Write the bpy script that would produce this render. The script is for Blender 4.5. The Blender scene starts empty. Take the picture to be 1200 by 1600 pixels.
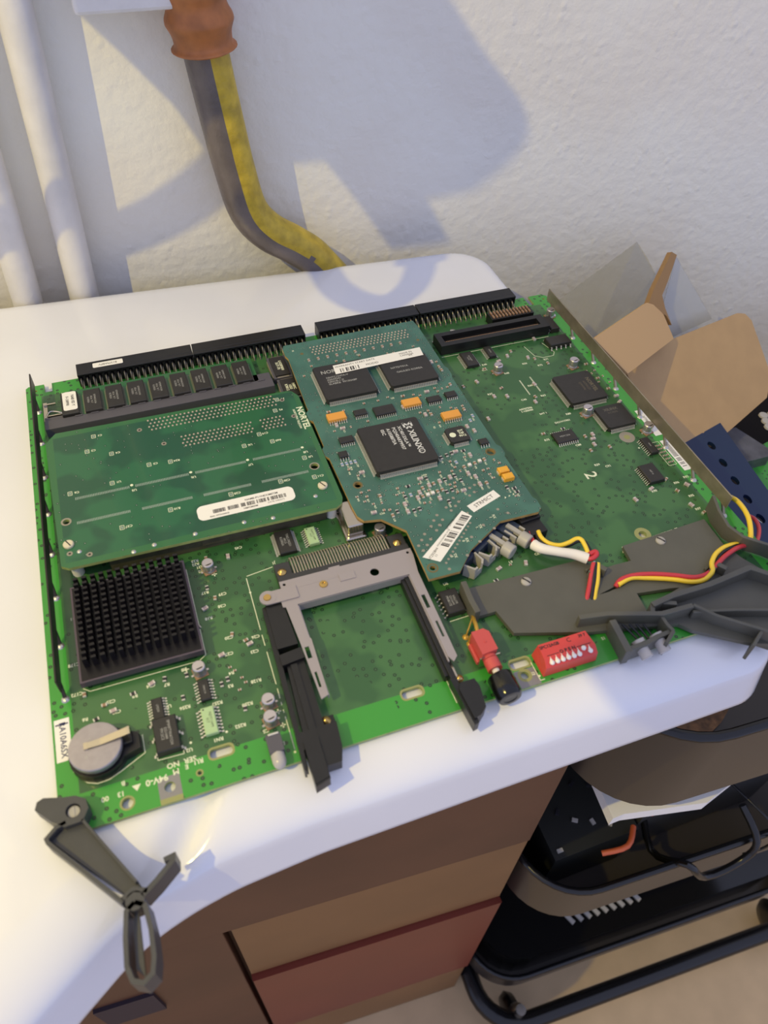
import bpy, math, random
import numpy as np
from mathutils import Matrix, Vector
from mathutils.geometry import tessellate_polygon
R_ = random.Random(7)
S = 0.001            # every length below is in millimetres
ZB = 860.0           # board top above the floor
col = bpy.context.scene.collection
scn = bpy.context.scene

# ------------------------------------------------------------------ camera
CR = np.array([[0.94123751, -0.3361104, 0.03319253],
               [-0.23153823, -0.71368194, -0.66109616],
               [0.2458902, 0.61456317, -0.74956662]])
CC = np.array([65.797, -368.959, 273.076])
FPX = 1192.5
cam = bpy.data.cameras.new('camera'); camo = bpy.data.objects.new('camera', cam); col.objects.link(camo)
m = Matrix.Identity(4)
for i in range(3):
    m[i][0] = CR[0][i]; m[i][1] = -CR[1][i]; m[i][2] = -CR[2][i]
m[0][3], m[1][3], m[2][3] = CC[0]*S, CC[1]*S, (CC[2]+ZB)*S
camo.matrix_world = m
cam.sensor_fit = 'VERTICAL'; cam.sensor_height = 36; cam.sensor_width = 27; cam.lens = FPX*36/1600
cam.clip_start = 0.01
cam.dof.use_dof = True; cam.dof.focus_distance = 0.43; cam.dof.aperture_fstop = 13.0
scn.camera = camo
# ------------------------------------------------------------------ world, lamp, exposure
w = bpy.data.worlds.new('daylight'); scn.world = w; w.use_nodes = True
bg = w.node_tree.nodes['Background']; bg.inputs[0].default_value = (0.61, 0.655, 0.93, 1); bg.inputs[1].default_value = 0.98
scn.view_settings.view_transform = 'Standard'; scn.view_settings.look = 'None'
scn.view_settings.exposure = 0.0; scn.view_settings.gamma = 1.0
LP = (-560.0, -400.0, 850.0)     # the warm room lamp, up and to the left
ld = bpy.data.lights.new('warm_lamp', 'POINT'); ld.energy = 28; ld.color = (1.0, 0.79, 0.20); ld.shadow_soft_size = 0.003
lo = bpy.data.objects.new('warm_lamp', ld); col.objects.link(lo); lo.location = (LP[0]*S, LP[1]*S, (LP[2]+ZB)*S)

# ------------------------------------------------------------------ helpers
def at(px, py, z=0.0):            # the point at height z seen at a given place of the 1200x1600 frame
    d = CR.T @ np.array([(px-600)/FPX, (py-800)/FPX, 1.0]); s = (z-CC[2])/d[2]; p = CC+s*d
    return (float(p[0]), float(p[1]))
def aty(px, py, y):
    d = CR.T @ np.array([(px-600)/FPX, (py-800)/FPX, 1.0]); s = (y-CC[1])/d[1]; p = CC+s*d
    return tuple(float(v) for v in p)
def wally(x, gap=32.0): return 83.3+gap-0.0617*(x+11)
def atw(px, py, gap=32.0):        # the point on the wall (or a little before it)
    d = CR.T @ np.array([(px-600)/FPX, (py-800)/FPX, 1.0]); a = -0.0617; b = 83.3+gap-0.0617*11
    s = (a*CC[0]+b-CC[1])/(d[1]-a*d[0]); p = CC+s*d
    return tuple(float(v) for v in p)
def lin(c):
    return tuple(((v/255)/12.92 if v/255 <= 0.04045 else ((v/255+0.055)/1.055)**2.4) for v in c)
def mat(name, rgb, rough=0.5, metal=0.0, noise=0.0, nscale=200.0, bump=0.0, bscale=400.0, coat=0.0, trans=0.0, spec=0.5, alpha=1.0, rgb2=None):
    M = bpy.data.materials.new(name); M.use_nodes = True; nt = M.node_tree; b = nt.nodes['Principled BSDF']
    b.inputs['Base Color'].default_value = (*lin(rgb), 1); b.inputs['Roughness'].default_value = rough
    b.inputs['Metallic'].default_value = metal; b.inputs['Coat Weight'].default_value = coat
    b.inputs['Transmission Weight'].default_value = trans; b.inputs['Specular IOR Level'].default_value = spec
    b.inputs['Alpha'].default_value = alpha
    g = nt.nodes.new('ShaderNodeNewGeometry')
    if noise > 0 or rgb2:
        n = nt.nodes.new('ShaderNodeTexNoise'); n.inputs['Scale'].default_value = nscale; n.inputs['Detail'].default_value = 5
        nt.links.new(g.outputs['Position'], n.inputs['Vector'])
        r = nt.nodes.new('ShaderNodeValToRGB'); c1 = lin(rgb); c2 = lin(rgb2) if rgb2 else tuple(v*(1-noise) for v in c1)
        r.color_ramp.elements[0].position = 0.35; r.color_ramp.elements[1].position = 0.65
        r.color_ramp.elements[0].color = (*c2, 1); r.color_ramp.elements[1].color = (*c1, 1)
        nt.links.new(n.outputs['Fac'], r.inputs['Fac']); nt.links.new(r.outputs['Color'], b.inputs['Base Color'])
    if bump > 0:
        n2 = nt.nodes.new('ShaderNodeTexNoise'); n2.inputs['Scale'].default_value = bscale; n2.inputs['Detail'].default_value = 4
        nt.links.new(g.outputs['Position'], n2.inputs['Vector'])
        bp = nt.nodes.new('ShaderNodeBump'); bp.inputs['Strength'].default_value = bump; bp.inputs['Distance'].default_value = 0.001
        nt.links.new(n2.outputs['Fac'], bp.inputs['Height']); nt.links.new(bp.outputs['Normal'], b.inputs['Normal'])
    return M
class MB:
    def __init__(s): s.v = []; s.f = []; s.m = []
    def add(s, v, f, mi=0):
        o = len(s.v); s.v += [tuple(map(float, p)) for p in v]; s.f += [tuple(o+i for i in q) for q in f]; s.m += [mi]*len(f); return s
    def box(s, x0, y0, z0, x1, y1, z1, mi=0):
        v = [(x0,y0,z0),(x1,y0,z0),(x1,y1,z0),(x0,y1,z0),(x0,y0,z1),(x1,y0,z1),(x1,y1,z1),(x0,y1,z1)]
        return s.add(v, [(3,2,1,0),(4,5,6,7),(0,1,5,4),(1,2,6,5),(2,3,7,6),(3,0,4,7)], mi)
    def cb(s, cx, cy, z0, w, h, t, mi=0, rz=0.0, ch=0.0):       # box by centre, turned, with chamfered top
        a, b = w/2, h/2; c, sn = math.cos(rz), math.sin(rz)
        def q(x, y, z): return (cx+x*c-y*sn, cy+x*sn+y*c, z)
        if ch <= 0:
            v = [q(-a,-b,z0),q(a,-b,z0),q(a,b,z0),q(-a,b,z0),q(-a,-b,z0+t),q(a,-b,z0+t),q(a,b,z0+t),q(-a,b,z0+t)]
            return s.add(v, [(3,2,1,0),(4,5,6,7),(0,1,5,4),(1,2,6,5),(2,3,7,6),(3,0,4,7)], mi)
        k = ch
        v = [q(-a,-b,z0),q(a,-b,z0),q(a,b,z0),q(-a,b,z0),q(-a,-b,z0+t-k),q(a,-b,z0+t-k),q(a,b,z0+t-k),q(-a,b,z0+t-k),
             q(-a+k,-b+k,z0+t),q(a-k,-b+k,z0+t),q(a-k,b-k,z0+t),q(-a+k,b-k,z0+t)]
        f = [(3,2,1,0),(8,9,10,11)]
        for i in range(4):
            j = (i+1) % 4; f += [(i,j,4+j,4+i),(4+i,4+j,8+j,8+i)]
        return s.add(v, f, mi)
    def prism(s, poly, z0, z1, mi=0, holes=(), side=None):
        def area(p): return sum(p[i][0]*p[(i+1)%len(p)][1]-p[(i+1)%len(p)][0]*p[i][1] for i in range(len(p)))
        P0 = list(poly) if area(poly) > 0 else list(poly)[::-1]
        H = [list(h) if area(h) < 0 else list(h)[::-1] for h in holes]
        loops = [P0]+H; flat = [p for l in loops for p in l]; n = len(flat)
        tri = tessellate_polygon([[Vector((p[0], p[1], 0)) for p in l] for l in loops])
        v = [(p[0],p[1],z0) for p in flat]+[(p[0],p[1],z1) for p in flat]; f = []
        for t in tri:
            a, b, c = t
            ar = (flat[b][0]-flat[a][0])*(flat[c][1]-flat[a][1])-(flat[c][0]-flat[a][0])*(flat[b][1]-flat[a][1])
            if ar < 0: b, c = c, b
            f.append((n+a,n+b,n+c)); f.append((a,c,b))
        s.add(v, f, mi); f = []; o = 0
        for l in loops:
            k = len(l)
            for i in range(k):
                j = (i+1) % k; f.append((o+i,o+j,n+o+j,n+o+i))
            o += k
        return s.add(v, f, mi if side is None else side)
    def face(s, poly, z, mi=0, holes=()):
        loops = [list(poly)]+[list(h) for h in holes]; flat = [p for l in loops for p in l]
        tri = tessellate_polygon([[Vector((p[0], p[1], 0)) for p in l] for l in loops]); f = []
        for t in tri:
            a, b, c = t
            ar = (flat[b][0]-flat[a][0])*(flat[c][1]-flat[a][1])-(flat[c][0]-flat[a][0])*(flat[b][1]-flat[a][1])
            f.append((a,b,c) if ar > 0 else (a,c,b))
        return s.add([(p[0],p[1],z) for p in flat], f, mi)
    def lathe(s, prof, n=24, c=(0,0,0), axis='z', mi=0, close=True):       # prof = [(r, h)]
        v = []
        for r, h in prof:
            for i in range(n):
                a = 2*math.pi*i/n; p = (r*math.cos(a), r*math.sin(a), h)
                if axis == 'y': p = (p[0], -p[2], p[1])
                elif axis == 'x': p = (p[2], p[0], p[1])
                v.append((c[0]+p[0], c[1]+p[1], c[2]+p[2]))
        f = []
        for k in range(len(prof)-1):
            for i in range(n):
                j = (i+1) % n; f.append((k*n+i,k*n+j,(k+1)*n+j,(k+1)*n+i))
        if close:
            f.append(tuple(range(n))[::-1]); f.append(tuple((len(prof)-1)*n+i for i in range(n)))
        return s.add(v, f, mi)
    def tube(s, pts, r, n=10, mi=0, mif=None, sm=4):
        P0 = [Vector(p) for p in pts]; Q = []
        if sm > 1 and len(P0) > 2:                                   # catmull-rom
            for i in range(len(P0)-1):
                a = P0[max(i-1,0)]; b = P0[i]; c = P0[i+1]; d = P0[min(i+2,len(P0)-1)]
                for k in range(sm):
                    t = k/sm; Q.append(0.5*((2*b)+(-a+c)*t+(2*a-5*b+4*c-d)*t*t+(-a+3*b-3*c+d)*t**3))
            Q.append(P0[-1])
        else: Q = P0
        v = []; T = (Q[1]-Q[0]).normalized(); up = Vector((0,0,1)) if abs(T.z) < .9 else Vector((0,1,0))
        N = (up-T*up.dot(T)).normalized(); o = len(Q)
        for i, q in enumerate(Q):
            T = (Q[min(i+1,o-1)]-Q[max(i-1,0)]).normalized(); N = (N-T*N.dot(T)).normalized(); B = T.cross(N)
            rr = r(i/(o-1)) if callable(r) else r
            for k in range(n):
                a = 2*math.pi*k/n; v.append(tuple(q+N*math.cos(a)*rr+B*math.sin(a)*rr))
        base = len(s.v); s.v += v
        for i in range(o-1):
            for k in range(n):
                j = (k+1) % n; s.f.append((base+i*n+k,base+i*n+j,base+(i+1)*n+j,base+(i+1)*n+k)); s.m.append(mif(i,k) if mif else mi)
        s.f.append(tuple(base+k for k in range(n))[::-1]); s.f.append(tuple(base+(o-1)*n+k for k in range(n))); s.m += [mi, mi]
        return s
    def rib(s, path, zt, zb, w, mi=0, closed=False):                  # upright wall along a path
        n = len(path); L = []; Rr = []
        for i in range(n):
            a = Vector(path[(i-1) % n] if (closed or i > 0) else path[i]); b = Vector(path[i]); c = Vector(path[(i+1) % n] if (closed or i < n-1) else path[i])
            t1 = (b-a).normalized() if (b-a).length > 1e-6 else (c-b).normalized(); t2 = (c-b).normalized() if (c-b).length > 1e-6 else t1
            nn = Vector((-(t1+t2).y, (t1+t2).x)).normalized(); k = 1/max(.4, nn.dot(Vector((-t1.y, t1.x))))
            L.append(b+nn*w/2*k); Rr.append(b-nn*w/2*k)
        zt = zt if isinstance(zt, (list, tuple)) else [zt]*n; zb = zb if isinstance(zb, (list, tuple)) else [zb]*n
        v = []
        for i in range(n): v += [(L[i].x,L[i].y,zb[i]),(Rr[i].x,Rr[i].y,zb[i]),(Rr[i].x,Rr[i].y,zt[i]),(L[i].x,L[i].y,zt[i])]
        f = []
        for i in range(n if closed else n-1):
            a = 4*i; b = 4*((i+1) % n)
            f += [(a+1,b+1,b+2,a+2),(b,a,a+3,b+3),(a+2,b+2,b+3,a+3),(a,b,b+1,a+1)]
        if not closed: f += [(0,1,2,3),(4*n-1,4*n-2,4*n-3,4*n-4)]
        return s.add(v, f, mi)
    def text(s, t, x, y, z, size, rot=0.0, mi=0, align='CENTER', bold=0.0, sx=1.0, th=0.03):
        bo = round(min(.03, bold/size*.9), 3) if bold > 0 else 0
        key = (t, align, bo)
        if key not in TC:
            cu = bpy.data.curves.new('lettering', 'FONT'); cu.body = t; cu.size = 1.0; cu.align_x = align; cu.align_y = 'CENTER'; cu.resolution_u = 2; cu.offset = bo
            cu.space_line = 0.95
            ob = bpy.data.objects.new('lettering', cu); me = bpy.data.meshes.new_from_object(ob)
            TC[key] = ([tuple(q.co) for q in me.vertices], [tuple(p.vertices) for p in me.polygons])
            bpy.data.objects.remove(ob); bpy.data.meshes.remove(me); bpy.data.curves.remove(cu)
        V, F = TC[key]; c, sn = math.cos(math.radians(rot)), math.sin(math.radians(rot))
        s.add([(x+p[0]*size*sx*c-p[1]*size*sn, y+p[0]*size*sx*sn+p[1]*size*c, z) for p in V], F, mi)
        return s
TC = {}
WP = {}
def mesh(name, mb, mats, smooth=0):
    me = bpy.data.meshes.new(name); me.from_pydata([(a*S,b*S,c*S) for a,b,c in mb.v], [], mb.f)
    for M in (mats if isinstance(mats, (list, tuple)) else [mats]): me.materials.append(M)
    me.polygons.foreach_set('material_index', mb.m)
    if smooth:
        me.polygons.foreach_set('use_smooth', [True]*len(me.polygons)); me.set_sharp_from_angle(angle=math.radians(smooth))
    me.update(); return me
def link(name, me, parent=None, loc=(0,0,0), rz=0.0, label=None, cat=None, group=None, kind=None, bevel=0, seg=2):
    o = bpy.data.objects.new(name, me); col.objects.link(o)
    if parent is None:
        o.location = (loc[0]*S, loc[1]*S, (loc[2]+ZB)*S)
    else:
        pw = WP[parent.name]; o.parent = parent; o.location = ((loc[0]-pw[0])*S, (loc[1]-pw[1])*S, (loc[2]-pw[2])*S)
    o.rotation_euler = (0, 0, rz); WP[o.name] = loc
    if label: o['label'] = label
    if cat: o['category'] = cat
    if group: o['group'] = group
    if kind: o['kind'] = kind
    if bevel and me:
        b = o.modifiers.new('bevel', 'BEVEL'); b.width = bevel*S; b.segments = seg; b.limit_method = 'ANGLE'; b.angle_limit = math.radians(40)
    return o
def part(name, mb, mats, parent, loc=(0,0,0), rz=0.0, smooth=0, **k):
    mb2 = mb
    return link(name, mesh(name, mb2, mats, smooth), parent, loc, rz, **k)
def ppart(name, mb, mats, parent, smooth=0, **k):      # coordinates of mb are board millimetres: origin put at its own middle
    a = np.array(mb.v); c = ((a.min(0)+a.max(0))/2); c[2] = a[:,2].min(); c = tuple(float(q) for q in c)
    mb.v = [(p[0]-c[0], p[1]-c[1], p[2]-c[2]) for p in mb.v]
    return link(name, mesh(name, mb, mats, smooth), parent, c, 0.0, **k)
def rrect(x0, y0, x1, y1, r, n=4):
    out = []
    for cx, cy, a0 in ((x1-r,y1-r,0),(x0+r,y1-r,90),(x0+r,y0+r,180),(x1-r,y0+r,270)):
        for i in range(n+1):
            a = math.radians(a0+90*i/n); out.append((cx+r*math.cos(a), cy+r*math.sin(a)))
    return out
def circ(x, y, r, n=18): return [(x+r*math.cos(2*math.pi*i/n), y+r*math.sin(2*math.pi*i/n)) for i in range(n)]

# ------------------------------------------------------------------ materials
def wall_mat():
    M = mat('wall_paint', (232,230,220), 0.75); nt = M.node_tree; b = nt.nodes['Principled BSDF']
    g = nt.nodes.new('ShaderNodeNewGeometry')
    n = nt.nodes.new('ShaderNodeTexNoise'); n.inputs['Scale'].default_value = 6; n.inputs['Detail'].default_value = 3
    nt.links.new(g.outputs['Position'], n.inputs['Vector'])
    r = nt.nodes.new('ShaderNodeValToRGB'); r.color_ramp.elements[0].position = .4; r.color_ramp.elements[1].position = .6
    r.color_ramp.elements[0].color = (*lin((230,225,214)),1); r.color_ramp.elements[1].color = (*lin((236,234,225)),1)
    nt.links.new(n.outputs['Fac'], r.inputs['Fac']); nt.links.new(r.outputs['Color'], b.inputs['Base Color'])
    a = nt.nodes.new('ShaderNodeTexNoise'); a.inputs['Scale'].default_value = 130; a.inputs['Detail'].default_value = 3; a.inputs['Roughness'].default_value = .5
    c = nt.nodes.new('ShaderNodeTexNoise'); c.inputs['Scale'].default_value = 26; c.inputs['Detail'].default_value = 2
    v = nt.nodes.new('ShaderNodeTexVoronoi'); v.inputs['Scale'].default_value = 110
    for q in (a, c, v): nt.links.new(g.outputs['Position'], q.inputs['Vector'])
    mr = nt.nodes.new('ShaderNodeMapRange'); mr.inputs[1].default_value = 0.0; mr.inputs[2].default_value = 0.32; mr.inputs[3].default_value = 0.4; mr.inputs[4].default_value = 0.0
    nt.links.new(v.outputs['Distance'], mr.inputs[0])
    mk = nt.nodes.new('ShaderNodeMath'); mk.operation = 'GREATER_THAN'; mk.inputs[1].default_value = .49; nt.links.new(c.outputs['Fac'], mk.inputs[0])
    mm = nt.nodes.new('ShaderNodeMath'); mm.operation = 'MULTIPLY'; nt.links.new(mr.outputs[0], mm.inputs[0]); nt.links.new(mk.outputs[0], mm.inputs[1])
    s1 = nt.nodes.new('ShaderNodeMath'); s1.operation = 'MULTIPLY_ADD'; s1.inputs[1].default_value = 1.2; nt.links.new(a.outputs['Fac'], s1.inputs[0]); nt.links.new(mm.outputs[0], s1.inputs[2])
    bp = nt.nodes.new('ShaderNodeBump'); bp.inputs['Strength'].default_value = 0.85; bp.inputs['Distance'].default_value = 0.0009
    nt.links.new(s1.outputs[0], bp.inputs['Height']); nt.links.new(bp.outputs['Normal'], b.inputs['Normal'])
    return M
def board_mat(name, base, dark, border=None, rect=None, vias=True, viascale=170, vthr=0.16, dens=.5, rough=0.32, speck=None):
    """solder mask: copper-filled middle, brighter bare border, scattered vias"""
    M = mat(name, base, rough, coat=0.25); nt = M.node_tree; b = nt.nodes['Principled BSDF']; L = nt.links
    g = nt.nodes.new('ShaderNodeNewGeometry'); sep = nt.nodes.new('ShaderNodeSeparateXYZ'); L.new(g.outputs['Position'], sep.inputs[0])
    n = nt.nodes.new('ShaderNodeTexNoise'); n.inputs['Scale'].default_value = 45; n.inputs['Detail'].default_value = 2; L.new(g.outputs['Position'], n.inputs['Vector'])
    r = nt.nodes.new('ShaderNodeValToRGB'); r.color_ramp.elements[0].position = .46; r.color_ramp.elements[1].position = .54
    r.color_ramp.elements[0].color = (*lin(dark),1); r.color_ramp.elements[1].color = (*lin(base),1); L.new(n.outputs['Fac'], r.inputs['Fac'])
    cur = r.outputs['Color']
    def mixc(fac, a, rgb):
        mx = nt.nodes.new('ShaderNodeMix'); mx.data_type = 'RGBA'; L.new(fac, mx.inputs[0]); L.new(a, mx.inputs[6]); mx.inputs[7].default_value = (*lin(rgb),1); return mx.outputs[2]
    def mth(op, a, bb=None, c=None):
        q = nt.nodes.new('ShaderNodeMath'); q.operation = op
        for i, vv in enumerate((a, bb, c)):
            if vv is None: continue
            if isinstance(vv, (int, float)): q.inputs[i].default_value = vv
            else: L.new(vv, q.inputs[i])
        return q.outputs[0]
    if border:
        x0, y0, x1, y1 = [q*S for q in rect]
        dx = mth('SUBTRACT', mth('ABSOLUTE', mth('SUBTRACT', sep.outputs[0], (x0+x1)/2)), (x1-x0)/2)
        dy = mth('SUBTRACT', mth('ABSOLUTE', mth('SUBTRACT', sep.outputs[1], (y0+y1)/2)), (y1-y0)/2)
        d = mth('MAXIMUM', dx, dy); cur = mixc(mth('GREATER_THAN', d, 0.0), cur, border)
    if vias:
        v = nt.nodes.new('ShaderNodeTexVoronoi'); v.inputs['Scale'].default_value = viascale; v.voronoi_dimensions = '2D'; L.new(g.outputs['Position'], v.inputs['Vector'])
        sp = nt.nodes.new('ShaderNodeSeparateColor'); L.new(v.outputs['Color'], sp.inputs[0])
        on = mth('LESS_THAN', sp.outputs[0], dens)
        n2 = nt.nodes.new('ShaderNodeTexNoise'); n2.inputs['Scale'].default_value = 22; L.new(g.outputs['Position'], n2.inputs['Vector'])
        on = mth('MULTIPLY', on, mth('GREATER_THAN', n2.outputs['Fac'], .42))
        ring = mth('MULTIPLY', on, mth('LESS_THAN', v.outputs['Distance'], vthr))
        cur = mixc(ring, cur, tuple(int(q*.55) for q in dark))
        hole = mth('MULTIPLY', on, mth('LESS_THAN', v.outputs['Distance'], vthr*.4))
        cur = mixc(hole, cur, speck or tuple(int(q*1.05) for q in base))
    L.new(cur, b.inputs['Base Color'])
    return M
M_wall = wall_mat()
M_sink = mat('white_enamel', (230,230,234), 0.12, noise=.04, nscale=15, coat=0.3)
M_pipe = mat('white_pipe_paint', (222,218,214), 0.35, noise=.10, nscale=60, bump=.25, bscale=300)
M_rust = mat('brown_joint', (182,112,58), 0.5, noise=.4, nscale=70, bump=.5, bscale=150)
M_yel = mat('yellow_paint', (205,175,50), 0.4, noise=.35, nscale=120, bump=.4, bscale=300)
M_pgrey = mat('grey_pipe_paint', (112,102,98), 0.35, noise=.3, nscale=60, bump=.3)
M_pcb = board_mat('green_solder_mask', (62,108,60), (48,92,52), (58,150,52), (7.5,-237.5,309,-10), viascale=270, vthr=.21, dens=.5)
M_pcbedge = mat('fibreglass_edge', (158,170,105), 0.5, noise=.2, nscale=300)
M_cardL = board_mat('deep_green_mask', (36,98,64), (27,80,56), (46,104,60), (13,-139,134,-58), viascale=330, vthr=.18, dens=.16, speck=(150,180,160), rough=.28)
M_cardR = board_mat('teal_green_mask', (66,112,98), (58,100,88), None, None, viascale=420, vthr=.25, dens=.35, speck=(150,180,165), rough=.38)
M_tan = mat('tan_laminate_edge', (176,146,86), 0.6, noise=.3, nscale=200)
M_ink = mat('silkscreen_ink', (226,230,200), 0.6)
M_ink2 = mat('grey_ink', (170,170,165), 0.6)
M_bink = mat('black_ink', (40,38,40), 0.6)
M_chip = mat('chip_epoxy', (44,42,40), 0.42, noise=.15, nscale=300)
M_black = mat('black_plastic', (26,26,28), 0.38, noise=.2, nscale=200)
M_dgrey = mat('charcoal_plastic', (70,70,70), 0.42, noise=.12, nscale=120, bump=.08, bscale=900)
M_brk = mat('olive_grey_plastic', (90,89,80), 0.45, noise=.08, nscale=100, bump=.08, bscale=900)
M_slot = mat('slate_plastic', (84,82,90), 0.5)
M_lead = mat('tinned_lead', (214,210,202), 0.38, 0.45)
M_leadd = mat('dull_lead', (158,150,136), 0.45, 0.3)
M_leadk = mat('dark_lead', (112,108,100), 0.4, 0.35)
M_sold = mat('solder', (200,198,192), 0.28, 0.8, bump=.3, bscale=900)
M_pad = mat('bare_pad', (140,138,138), 0.45, 0.3)
M_brass = mat('brass', (196,165,100), 0.25, 0.85)
M_steel = mat('pressed_steel', (166,158,160), 0.35, 0.35)
M_steel2 = mat('nickel_plate', (190,182,170), 0.18, 0.95)
M_alu = mat('can_aluminium', (196,190,194), 0.28, 0.75)
M_rail = mat('tinned_bus_bar', (158,148,130), 0.4, 0.55, noise=.3, nscale=90)
M_raild = mat('dark_bus_bar', (58,52,50), 0.45, 0.4, noise=.3, nscale=90)
M_orange = mat('orange_epoxy', (226,158,66), 0.4)
M_yell = mat('yellow_tantalum', (232,170,52), 0.35)
M_red = mat('red_plastic', (206,68,62), 0.4)
M_pinkr = mat('coral_plastic', (196,80,76), 0.4)
M_white = mat('white_plastic', (236,232,226), 0.4)
M_lab = mat('paper_label', (238,235,228), 0.55)
M_mint = mat('pale_green_package', (172,200,150), 0.45)
M_cap = mat('pinkish_ceramic', (178,158,158), 0.4)
M_res = mat('black_resistor', (38,38,44), 0.35)
M_tanc = mat('tan_ceramic', (150,118,92), 0.4)
M_blue = mat('blue_resistor', (130,150,180), 0.4)
M_cell = mat('coin_cell_steel', (168,162,168), 0.3, 0.55, noise=.08, nscale=400)
M_hs = mat('black_anodised', (24,22,28), 0.35, 0.3)
M_hsb = mat('violet_anodised_edge', (96,86,100), 0.35, 0.5)
M_led = mat('frosted_lens', (212,206,200), 0.18, trans=.35)
M_wy = mat('yellow_wire', (240,205,60), 0.35); M_wr = mat('red_wire', (196,56,64), 0.35); M_wb = mat('black_wire', (22,22,24), 0.35)
M_shr = mat('white_sleeve', (236,230,220), 0.45)
M_amber = mat('amber_wire', (190,150,60), 0.3, 0.3)
M_lgrey = mat('light_grey_plastic', (172,168,160), 0.4); M_navy = mat('navy_plastic', (52,62,82), 0.35)
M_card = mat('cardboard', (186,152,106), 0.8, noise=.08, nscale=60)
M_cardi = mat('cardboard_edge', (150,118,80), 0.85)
M_board = mat('brown_board', (96,60,38), 0.5, noise=.2, nscale=12)
M_board2 = mat('tan_board', (132,94,56), 0.5, noise=.15, nscale=12)
M_redb = mat('reddish_board', (118,48,32), 0.4, noise=.1, nscale=15)
M_floor = mat('floor_vinyl', (206,178,138), 0.5, noise=.10, nscale=25)
M_floorg = mat('floor_joint', (120,96,70), 0.7)
M_tray = mat('trolley_lacquer', (62,56,50), 0.32, 0.2)
M_trayin = mat('trolley_inside', (20,24,34), 0.35)
M_navym = mat('navy_metal', (26,46,82), 0.35, 0.2)
M_film = mat('clear_plastic_sheet', (176,176,166), 0.3, alpha=.55)
M_bwire = mat('glossy_black', (16,16,18), 0.25)
M_dark = mat('dark_void', (14,13,13), 0.8)

# ------------------------------------------------------------------ room
def struct(name, mb, M, smooth=0): 
    a = np.array(mb.v); c = tuple(float(q) for q in ((a.min(0)+a.max(0))/2)); c = (c[0], c[1], float(a[:,2].min()))
    mb.v = [(p[0]-c[0], p[1]-c[1], p[2]-c[2]) for p in mb.v]
    return link(name, mesh(name, mb, M, smooth), None, c, kind='structure')
wl = MB(); xs = (-1300, 2200)
wl.prism([(xs[0], wally(xs[0])), (xs[1], wally(xs[1])), (xs[1], wally(xs[1])+80), (xs[0], wally(xs[0])+80)], -860, 1300)
struct('wall_back', wl, M_wall)
fl = MB().prism([(-1300,-1500),(2200,-1500),(2200,wally(2200)+20),(-1300,wally(-1300)+20)],-880,-860)
struct('floor', fl, M_floor)

# white sink top: a shelf with a rolled rim
def front(x):
    pts = [(-760,-352),(-160,-352),(-60,-338),(-25,-313),(-8,-299.5),(2,-293),(10,-287.5),(21,-282),(32,-278.5),(52,-275.3),(85,-273.3),(168,-273),(280,-273)]
    if x > 280: return -273+22-math.sqrt(max(0, 22**2-(x-280)**2)) if x < 302 else -251
    for a, b in zip(pts, pts[1:]):
        if x <= b[0]:
            t = (x-a[0])/(b[0]-a[0]); t2 = t
            return a[1]+(b[1]-a[1])*t2
    return -273
xsg = list(np.linspace(-760,-80,18))+list(np.linspace(-76,280,144))[0:]+[302-22*(1-math.sin(a)) for a in np.linspace(0.08, math.pi/2, 14)]
fr = np.array([front(x) for x in xsg])
for _ in range(3): fr[20:150] = (fr[19:149]+fr[20:150]+fr[21:151])/3
def back(x):
    b = 90.2-0.0617*(x+11)
    if x > 278: b -= 24-math.sqrt(max(0, 24**2-(x-278)**2))
    return b
bk = np.array([back(x) for x in xsg])
NV = 150
vv = np.linspace(0,1,NV); vv = 0.5*(1-np.cos(math.pi*vv))
GX = np.repeat(np.array(xsg)[:,None], NV, 1); GY = bk[:,None]+(fr-bk)[:,None]*vv[None,:]
outl = np.array([(x,f) for x,f in zip(xsg,fr)]+[(302,y) for y in np.linspace(-251,46,90)]+[(x,b) for x,b in zip(xsg,bk)][::-1])
D = np.full(GX.shape, 1e9)
for a, b in zip(outl, outl[1:]):
    ab = b-a; l2 = (ab**2).sum()
    if l2 < 1e-9: continue
    t = np.clip(((GX-a[0])*ab[0]+(GY-a[1])*ab[1])/l2, 0, 1)
    D = np.minimum(D, np.hypot(GX-a[0]-t*ab[0], GY-a[1]-t*ab[1]))
frontness = np.clip((-GY-60)/150, 0, 1)
rw = 9+14*frontness
lipw = 2.8*frontness; rd = 4+9*frontness; q = np.clip(1-(D-lipw)/rw, 0, 1)
GZ = -2.6-rd*(1-np.sqrt(np.clip(1-q**2, 0, 1)))-np.clip(1-D/np.maximum(lipw,.01), 0, 1)*19*frontness
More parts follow.
